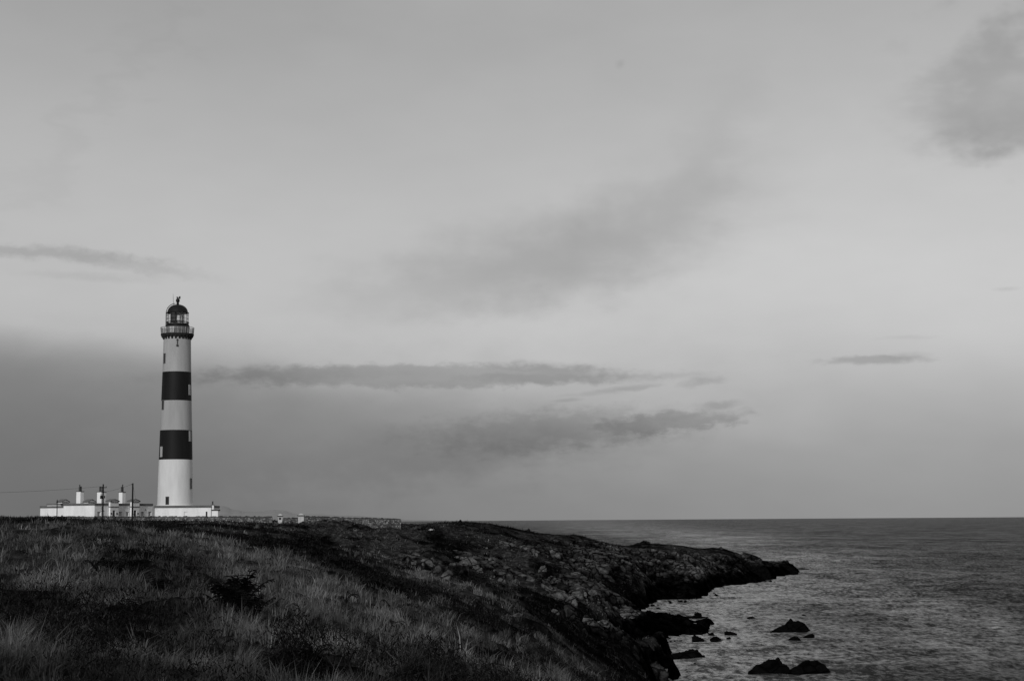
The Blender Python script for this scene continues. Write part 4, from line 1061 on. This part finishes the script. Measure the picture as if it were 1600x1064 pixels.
skerry(1106, 1117, 987, 991.2, 'small grey rock awash off the tip of the spit', 419)
skerry(1102, 1116.4, 971.6, 975.6, 'low broken rock awash behind the tip of the spit', 420)
skerry(1050, 1106, 959.6, 965.4, 'long thin reef running out behind the spit', 421, [(-1, .35), (-.4, .5), (.1, .7), (.3, .9), (1, .25)], .25)
skerry(1085.4, 1096.4, 955.6, 963.6, 'blocky dark rock standing on the long thin reef', 422, [(-1, .75), (-.6, 1), (.3, 1), (.7, .85), (1, .5)], .7)
skerry(1241, 1264, 886.6, 889.2, 'thin dark rock awash off the tip of the headland', 423, [(-1, .5), (0, 1), (1, .4)])
skerry(1034, 1100, 1012.5, 1031, 'long humped dark rock running out from the shore', 424, [(-1, .5), (-.6, .55), (-.2, .7), (.1, .95), (.4, 1.0), (.7, .9), (.86, .6), (.92, .6), (1, .4)], .5, -.1)
skerry(1004, 1048, 1009.6, 1038, 'bulky rounded black boulder on the shore', 425, [(-1, .9), (-.6, 1), (-.1, .97), (.4, .75), (.8, .5), (1, .3)], .8)
skerry(1000, 1044, 1029, 1062, 'large grey boulder at the water edge in the near corner of the shore', 426, [(-1, .7), (-.3, 1), (.2, .97), (.7, .75), (1, .5)], .8, 0, 'shore_boulder', m_shore)
skerry(1190, 1246, 878, 897.5, 'black broken crag forming the tip of the headland', 427, [(-1, .8), (-.6, .95), (-.2, .95), (.2, 1), (.5, .9), (.75, .6), (.88, .35), (1, .2)], .5)
skerry(1150, 1204, 874, 907, 'tall black crag just behind the tip of the headland', 428, [(-1, 1), (-.5, .95), (0, .85), (.5, .8), (1, .5)], .6)

# small broken rocks strewn along the tide line
q_ = np.random.default_rng(55)
edge = [(1236, 899), (1204, 908), (1165, 917), (1120, 926), (1068, 938), (1020, 943), (1002, 952), (1030, 962), (1066, 968), (1100, 984), (1104, 988), (1072, 997), (1040, 1000), (1012, 1007), (1000, 1011), (1030, 1022), (1046, 1036), (1044, 1052), (1048, 1064)]
ed = np.array(edge, float); cum = np.concatenate([[0], np.cumsum(np.hypot(*np.diff(ed, axis=0).T))])
for i in range(70):
    t_ = q_.uniform(0, cum[-1]); ex = np.interp(t_, cum, ed[:, 0]) + q_.normal() * 5; ey = np.interp(t_, cum, ed[:, 1]) + abs(q_.normal()) * 1.5 - .5
    P = on_level(ex, ey); sz_ = P[1] * q_.uniform(.8, 2.6) / FPX
    V, Fq = rock_shape(1500 + i, sz_ * q_.uniform(1.1, 2.6), sz_ * q_.uniform(1, 2), sz_ * q_.uniform(.5, 1.2), None, .2, ICO4)
    o = mesh_from('tide_rock', V, Fq, m_skerry); o.location = (P[0], P[1], -.05); o.rotation_euler = (0, 0, q_.uniform(0, 6))
    tag(o, 'small black broken rock lying along the tide line of the shore', 'rock', 'small rocks along the tide line')
# ray against the ground
DS = np.exp(np.linspace(math.log(14), math.log(470), 900))
def ground_hit(px, py):
    d = F_ + R_ * (px - 800) / FPX + U_ * (532 - py) / FPX
    P = CAM + d[None, :] * (DS / d[1])[:, None]
    h = height(P[:, 0], P[:, 1]); k = np.argmax(P[:, 2] < h)
    if not (P[:, 2] < h).any(): return None
    return np.array([P[k, 0], P[k, 1], h[k]])
def outcrop(px, py, w, h, label, seed, mat=None, tilt=0.0, deep=.8):
    P = ground_hit(px, py + h / 2)
    if P is None: return
    k = P[1] / FPX; a = w / 2 * k; b = a * deep; hh = h * k
    V, Fq = rock_shape(seed, a, b, hh * .8, None, .16, ICO4, 14)
    o = mesh_from('outcrop_rock', V, Fq, mat or m_outcrop); o.location = (P[0], P[1] + b * .5, P[2] + hh * .15); o.rotation_euler = (0, tilt, seed % 7 * .3 - .9)
    tag(o, label, 'rock', 'pale rocks breaking through the slope')
for i, (px, py, w, h, t, lb) in enumerate([
    (671, 878, 24, 15, .1, 'pale humped rock farthest up the grass slope left of the crags'), (649, 881, 18, 7, .2, 'low pale rock just left of the humped one'), (666, 893, 30, 8, -.1, 'long pale ledge below the humped rock'), (663, 902, 16, 5, 0, 'small pale slab beneath the long ledge'),
    (700, 903, 24, 12, .5, 'slanting grey slab sliding down the slope right of the ledge'), (625, 904, 8, 4, 0, 'isolated little pale stone in the grass'), (735, 877, 38, 15, .1, 'broad pale crag with cracks on the middle slope'), (744, 890, 24, 9, -.1, 'pale block under the broad cracked crag'),
    (717, 871, 20, 6, 0, 'thin pale rock at the upper left of the broad cracked crag'), (768, 874, 14, 8, 0, 'small pale rock right of the broad cracked crag'), (784, 907, 18, 8, .1, 'pale rock left in the row below the crag'), (806, 908, 22, 10, 0, 'larger pale rock in the row below the crag'),
    (828, 905, 18, 5, 0, 'flat pale rock right in the row below the crag'), (726, 914, 8, 5, 0, 'tiny pale stone under the slope row'), (836, 866, 12, 7, 0, 'pale rock on the upper slope near the skyline path'), (849, 890, 16, 12, .2, 'grey leaning rock in the middle of the upper crags'),
    (808, 961, 20, 5, -.3, 'thin pale slab lying in the dark heather hollow'), (903, 925, 40, 20, .1, 'large pale cliff block above the inner cove, biggest on the cliff'), (872, 928, 26, 14, 0, 'pale block at the left of the cliff top'), (893, 937, 24, 16, .1, 'lower pale block on the cliff face'),
    (924, 930, 22, 10, 0, 'pale ledge right of the large cliff block'), (867, 955, 16, 7, .1, 'small pale block below the cliff top'), (975, 961, 50, 12, -.15, 'long pale sloping slab above the inner cove'), (945, 973, 40, 12, .1, 'pale shelf below the long sloping slab'), (918, 970, 28, 10, .1, 'pale shelf left below the cliff')]):
    outcrop(px, py, w, h * .85, lb, 500 + i, tilt=t)
P = ground_hit(674, 829)
if P is not None:
    V, Fq = rock_shape(611, .5, .3, .2, None, .1, ICO4)
    o = mesh_from('white_stone', V, Fq, m_blind); o.location = (P[0], P[1], P[2] + .15); tag(o, 'small bright white stone on the dark slope right of the long wall', 'stone')

# ================================================================== GRASS, HEATHER, BRACKEN
def leaf_mat(name, k=1.0):
    m, nt, b = newmat(name)
    a = nt.nodes.new('ShaderNodeAttribute'); a.attribute_name = 'tone'
    c = nt.nodes.new('ShaderNodeCombineColor')
    for i in range(3): nt.links.new(a.outputs['Fac'], c.inputs[i])
    nt.links.new(c.outputs[0], b.inputs['Base Color']); b.inputs['Roughness'].default_value = .8; b.inputs['Specular IOR Level'].default_value = .05
    return m
m_grass = leaf_mat('dry_grass_blades'); m_heather = leaf_mat('heather_leaves'); m_bracken = leaf_mat('dead_bracken')
rg = np.random.default_rng(99)
def scatter(nn, r0, r1, law):
    az = rg.uniform(-.32, .20, nn)
    t = rg.random(nn)
    if law == 'inv': r = 1 / (1 / r1 + t * (1 / r0 - 1 / r1))
    else: r = np.exp(math.log(r0) + t * math.log(r1 / r0))
    return np.sin(az) * r, np.cos(az) * r, r
def blades(nn, r0, r1, law):
    x, y, r = scatter(nn, r0, r1, law)
    # gather blades into tussocks
    cs = .42 + .0035 * r; lv_ = np.floor(np.log2(cs / .42) + .5); cs = .42 * 2.0 ** lv_
    ix, iy = np.floor(x / cs), np.floor(y / cs)
    cxx = (ix + .15 + .7 * h2(ix, iy, 221)) * cs; cyy = (iy + .15 + .7 * h2(ix, iy, 222)) * cs
    pull = .15 + .5 * rg.random(nn); x = x + (cxx - x) * pull; y = y + (cyy - y) * pull
    csz = .45 + 1.0 * h2(ix, iy, 223); cto = .45 + 1.1 * h2(ix, iy, 224) ** 1.3; outw = np.arctan2(y - cyy, x - cxx)
    z, g, rock, _ = height(x, y, True)
    tuft = sst(fbm(x * 1.3, y * .9, 131, 4) + .4 * vnoise(x * 5, y * 5, 132), -.28, .32)
    keep = (rg.random(nn) < (.30 + .70 * g) * (.25 + .75 * tuft)) & (rock < .5)
    x, y, z, r, g, tuft, csz, cto, outw = (q[keep] for q in (x, y, z, r, g, tuft, csz, cto, outw)); nn = len(x)
    h = (.08 + .19 * rg.random(nn) ** 1.5) * (.65 + .5 * g) * (.5 + .85 * tuft) * csz * (1 + .55 * (rg.random(nn) < .03))
    w = (.0022 + .00017 * r) * rg.uniform(.6, 1.3, nn)
    ph = rg.uniform(0, 2 * math.pi, nn); wa = np.where(rg.random(nn) < .7, outw + rg.normal(0, .5, nn), .4 + rg.normal(0, 1.2, nn)); ln = h * (.10 + .8 * rg.random(nn) ** 1.3)
    dx, dy = np.cos(wa) * ln, np.sin(wa) * ln; wx, wy = np.cos(ph) * w, np.sin(ph) * w
    B = np.stack([x, y, z - .03], 1); Wv = np.stack([wx, wy, wx * 0], 1); Dv = np.stack([dx, dy, dx * 0], 1); H = np.stack([0 * h, 0 * h, h], 1)
    m1 = B + Dv * .28 + H * .55; tip = B + Dv + H * (1 - .25 * (ln / h))[:, None]
    V = np.stack([B - Wv, B + Wv, m1 + Wv * .8, m1 - Wv * .8, tip], 1).reshape(-1, 3)
    base = (np.arange(nn) * 5)[:, None]
    T = np.concatenate([base + [0, 1, 2], base + [0, 2, 3], base + [3, 2, 4]])
    big = sst(fbm(x * .45, y * .3, 171, 4), -.35, .4); tone = (.006 + .072 * g * (.5 + .75 * rg.random(nn)) + .05 * (rg.random(nn) < .08) * g) * (.25 + 1.0 * tuft) * (.45 + .85 * big) * (.3 + .7 * cto) + .007
    return V, T, np.repeat(tone, 5)
sets = [blades(600000, 14.5, 120, 'inv'), blades(260000, 45, 330, 'log')]
off = 0; Vs = []; Ts = []; Cs = []
for V, T, C in sets: Vs.append(V); Ts.append(T + off); Cs.append(C); off += len(V)
gr = mesh_from('grass', np.vstack(Vs), np.vstack(Ts), m_grass); attr(gr, 'tone', np.concatenate(Cs))
tag(gr, 'long dry grass bending over the near slope', 'grass', kind='stuff')
def leaves(nn, r0, r1, law):
    x, y, r = scatter(nn, r0, r1, law)
    z, g, rock, _ = height(x, y, True)
    cl_ = sst(fbm(x * 1.1, y * .8, 151, 3), -.2, .25)
    keep = (rg.random(nn) < (1 - g) ** 2 * (.12 + .88 * cl_)) & (rock < .4) & (z > 1.5)
    x, y, z, r, cl_ = x[keep], y[keep], z[keep], r[keep], cl_[keep]; nn = len(x)
    s_ = (.009 + .00055 * r) * rg.uniform(.5, 1.4, nn)
    hgt = (.04 + .42 * cl_ * (1 - .72 * sst(r, 60, 95) )) * rg.random(nn) ** .6
    C = np.stack([x, y, z + hgt], 1)
    a = rg.normal(size=(nn, 3)); a /= np.linalg.norm(a, axis=1)[:, None]; b = rg.normal(size=(nn, 3)); b = np.cross(a, b); b /= np.linalg.norm(b, axis=1)[:, None]
    a[:, 2] = np.abs(a[:, 2]) + .3; a *= s_[:, None] * 1.8; b *= s_[:, None] * .34
    V = np.stack([C - b - a * .4, C + b - a * .4, C + a], 1).reshape(-1, 3)
    return V, (np.arange(nn) * 3)[:, None] + np.array([0, 1, 2]), np.repeat((.0015 + .020 * rg.random(nn) ** 3) * np.repeat(1, nn) * (.5 + 1.1 * sst(fbm(x * .8, y * .6, 161, 3), -.3, .4)), 3)
sets = [leaves(420000, 14.5, 120, 'inv'), leaves(420000, 50, 400, 'log')]
off = 0; Vs = []; Ts = []; Cs = []
for V, T, C in sets: Vs.append(V); Ts.append(T + off); Cs.append(C); off += len(V)
he = mesh_from('heather', np.vstack(Vs), np.vstack(Ts), m_heather); attr(he, 'tone', np.concatenate(Cs))
tag(he, 'dark heather and low scrub covering the headland', 'heather', kind='stuff')

def frond(par, length, lean, az, seed, leafy=1.0):
    q = np.random.default_rng(seed); n_ = 14; P = []; p = np.array([0., 0, -.05]); ang = math.radians(q.uniform(60, 85)) ; tw = az
    for i in range(n_):
        P.append(p.copy()); st = length / n_; p = p + st * np.array([math.cos(ang) * math.cos(tw), math.cos(ang) * math.sin(tw), math.sin(ang)])
        ang -= lean * (i / n_) * .42 * (1 + q.uniform(-.3, .3)); tw += q.uniform(-.14, .14)
    m = MB(); m.tube(P, [length * .017 * (1 - .75 * i / n_) + .0015 for i in range(n_)], 5)
    for i in range(3, n_ - 1):
        d = P[i + 1] - P[i - 1]; d /= np.linalg.norm(d); sd_ = np.cross(d, [0, 0, 1]); sd_ /= np.linalg.norm(sd_) + 1e-6
        for s_ in (-1, 1):
            if q.random() > leafy: continue
            L_ = length * .22 * math.sin(math.pi * (i - 1.5) / n_) * q.uniform(.6, 1.1)
            e = P[i] + s_ * sd_ * L_ * .8 + d * L_ * .45 - np.array([0, 0, L_ * q.uniform(.1, .6)])
            mid = P[i] * .5 + e * .5 + np.array([0, 0, L_ * .12]); w = d * L_ * .13
            m.add([P[i] - w * .5, P[i] + w * .5, mid + w, mid - w, e], [(0, 1, 2, 3), (3, 2, 4)])
    o = m.build('frond', m_bracken, par); attr(o, 'tone', np.full(len(o.data.vertices), .0015 + .003 * q.random())); return o
def bracken(px, py, hpx, nf, label, seed, leafy=1.0, grp='dead bracken plants on the near slope', spread=math.pi * 2, lean=1.0):
    P = ground_hit(px, py)
    if P is None: return
    q = np.random.default_rng(seed); e = empty('bracken_plant', P, q.uniform(0, 6)); tag(e, label, 'bracken', grp)
    L_ = hpx * P[1] / FPX * (1.25 if hpx < 60 else 1)
    for i in range(nf): frond(e, L_ * q.uniform(.75, 1.25), lean * q.uniform(.5, 1.3), spread * i / nf + q.uniform(-.4, .4), seed * 31 + i, leafy)
for i, (px, py, hp, nf, lf, ln_, lb) in enumerate([
    (372, 966, 86, 15, 1, .6, 'largest dark bracken plant with upright spiky fronds right of the lower middle'), (347, 958, 56, 9, 1, .9, 'dark bracken fronds arching out left of the largest plant'), (398, 974, 66, 10, 1, .7, 'dark bracken crowding the right side of the largest plant'),
    (180, 900, 40, 12, 1, 1, 'dark rounded bracken clump on the upper left slope'), (150, 893, 30, 8, 1, 1, 'smaller dark bracken left of the rounded clump'), (212, 905, 30, 8, 1, 1, 'smaller dark bracken right of the rounded clump'), (245, 925, 30, 9, .9, 1, 'bracken tangle trailing down from the rounded clump'),
    (110, 962, 46, 9, .6, 1.4, 'half bare bracken with curled tips in the left hollow'), (160, 985, 50, 10, .5, 1.4, 'twisted bare bracken in the middle of the dark hollow'), (205, 968, 42, 9, .6, 1.3, 'curled bracken at the right lip of the dark hollow'), (235, 1012, 40, 8, .4, 1.5, 'bare hooked stems below the dark hollow'),
    (430, 948, 30, 3, .2, 1.9, 'thin stem hooked over in a ring'), (345, 1020, 36, 4, .2, 1.0, 'forked bare stem standing in pale grass'), (545, 1035, 36, 5, .3, 1.8, 'hooked bare stems at the foot of the picture near the middle'), (620, 1020, 30, 2, .1, 2.1, 'single stem curled over like a crook in pale grass'),
    (490, 1030, 40, 9, .8, .9, 'dark leafy bracken near the bottom, right of centre left'), (430, 1040, 34, 7, .6, 1.2, 'dark ragged bracken left of the leafy one near the bottom'), (20, 975, 40, 7, .8, 1.2, 'dark bracken cut by the left edge of the picture'), (300, 902, 26, 6, .6, 1.3, 'small wiry bracken on the slope under the tower'), (500, 1060, 44, 8, .4, 1.5, 'tangled bare bracken cut by the bottom edge')]):
    bracken(px, py, hp, nf, lb, 700 + i, lf, lean=ln_)
for i in range(26):
    px_ = [30, 75, 120, 165, 60, 140, 215, 255, 425, 455, 470, 510, 560, 590, 640, 655, 700, 20, 100, 290, 330, 400, 610, 540, 680, 760][i]
    py_ = [1010, 990, 1030, 1015, 1050, 1060, 1040, 975, 985, 1010, 960, 1000, 1010, 1050, 990, 1045, 1030, 940, 930, 1055, 1000, 1030, 960, 945, 1055, 1050][i]
    q_ = np.random.default_rng(1200 + i)
    P = ground_hit(px_, py_)
    e = empty('bracken_plant', P, q_.uniform(0, 6)); tag(e, 'small bare curled bracken stems poking out of the near grass', 'bracken', 'small bare bracken stems')
    for k in range(int(q_.integers(2, 5))): frond(e, q_.uniform(34, 60) * P[1] / FPX, q_.uniform(1.2, 2.1), q_.uniform(0, 6.3), 1300 + i * 9 + k, q_.uniform(0, .35))
# shrubs against the outbuilding, on the crest
def shrub(px, py, hp, label, seed):
    P = at(px, 812, 97); P[2] = height(P[0:1], P[1:2])[0]
    q = np.random.default_rng(seed); e = empty('shrub', P); tag(e, label, 'shrub', 'wiry shrubs on the left crest')
    L_ = hp * P[1] / FPX; m = MB(); lv = []
    def br(p, d, ln_, r, dep):
        p2 = p + d * ln_; m.tube([p, (p + p2) / 2 + q.normal(size=3) * ln_ * .06, p2], [r, r * .8, r * .6], 4)
        if dep == 0:
            for _ in range(4): lv.append(p2 + q.normal(size=3) * ln_ * .25)
            return
        for _ in range(3):
            d2 = d + q.normal(size=3) * .5; d2[2] = abs(d2[2]) * .8 + .1; br(p2 if q.random() < .7 else (p + p2) / 2, d2 / np.linalg.norm(d2), ln_ * q.uniform(.55, .85), r * .6, dep - 1)
    for _ in range(5):
        d = q.normal(size=3) * .7; d[2] = 1; br(np.array([0., 0, -.1]), d / np.linalg.norm(d), L_ * .38, L_ * .02, 3)
    b_ = m.build('stems', m_wood, e)
    V = []; Fq = []
    for c in lv:
        a = q.normal(size=3); a /= np.linalg.norm(a); b2 = np.cross(a, q.normal(size=3)); b2 /= np.linalg.norm(b2); s_ = L_ * .05; k = len(V)
        V += [c - a * s_, c + b2 * s_ * .6, c + a * s_, c - b2 * s_ * .6]; Fq.append((k, k + 1, k + 2, k + 3))
    f = mesh_from('foliage', np.array(V), Fq, m_heather, e); attr(f, 'tone', np.full(len(V), .008))
for i, (px, hp, lb) in enumerate([(76, 10, 'left of the two larger wiry shrubs against the pale outbuilding'), (97, 13, 'largest wiry shrub against the pale outbuilding'), (84, 9, 'small wiry shrub between the two larger ones'), (8, 10, 'wiry shrub at the left edge on the skyline'), (30, 8, 'tiny lone shrub on the bare skyline left of the buildings'), (138, 6, 'stubby shrub in front of the dark doorway')]):
    shrub(px, 809, hp, lb, 900 + i)
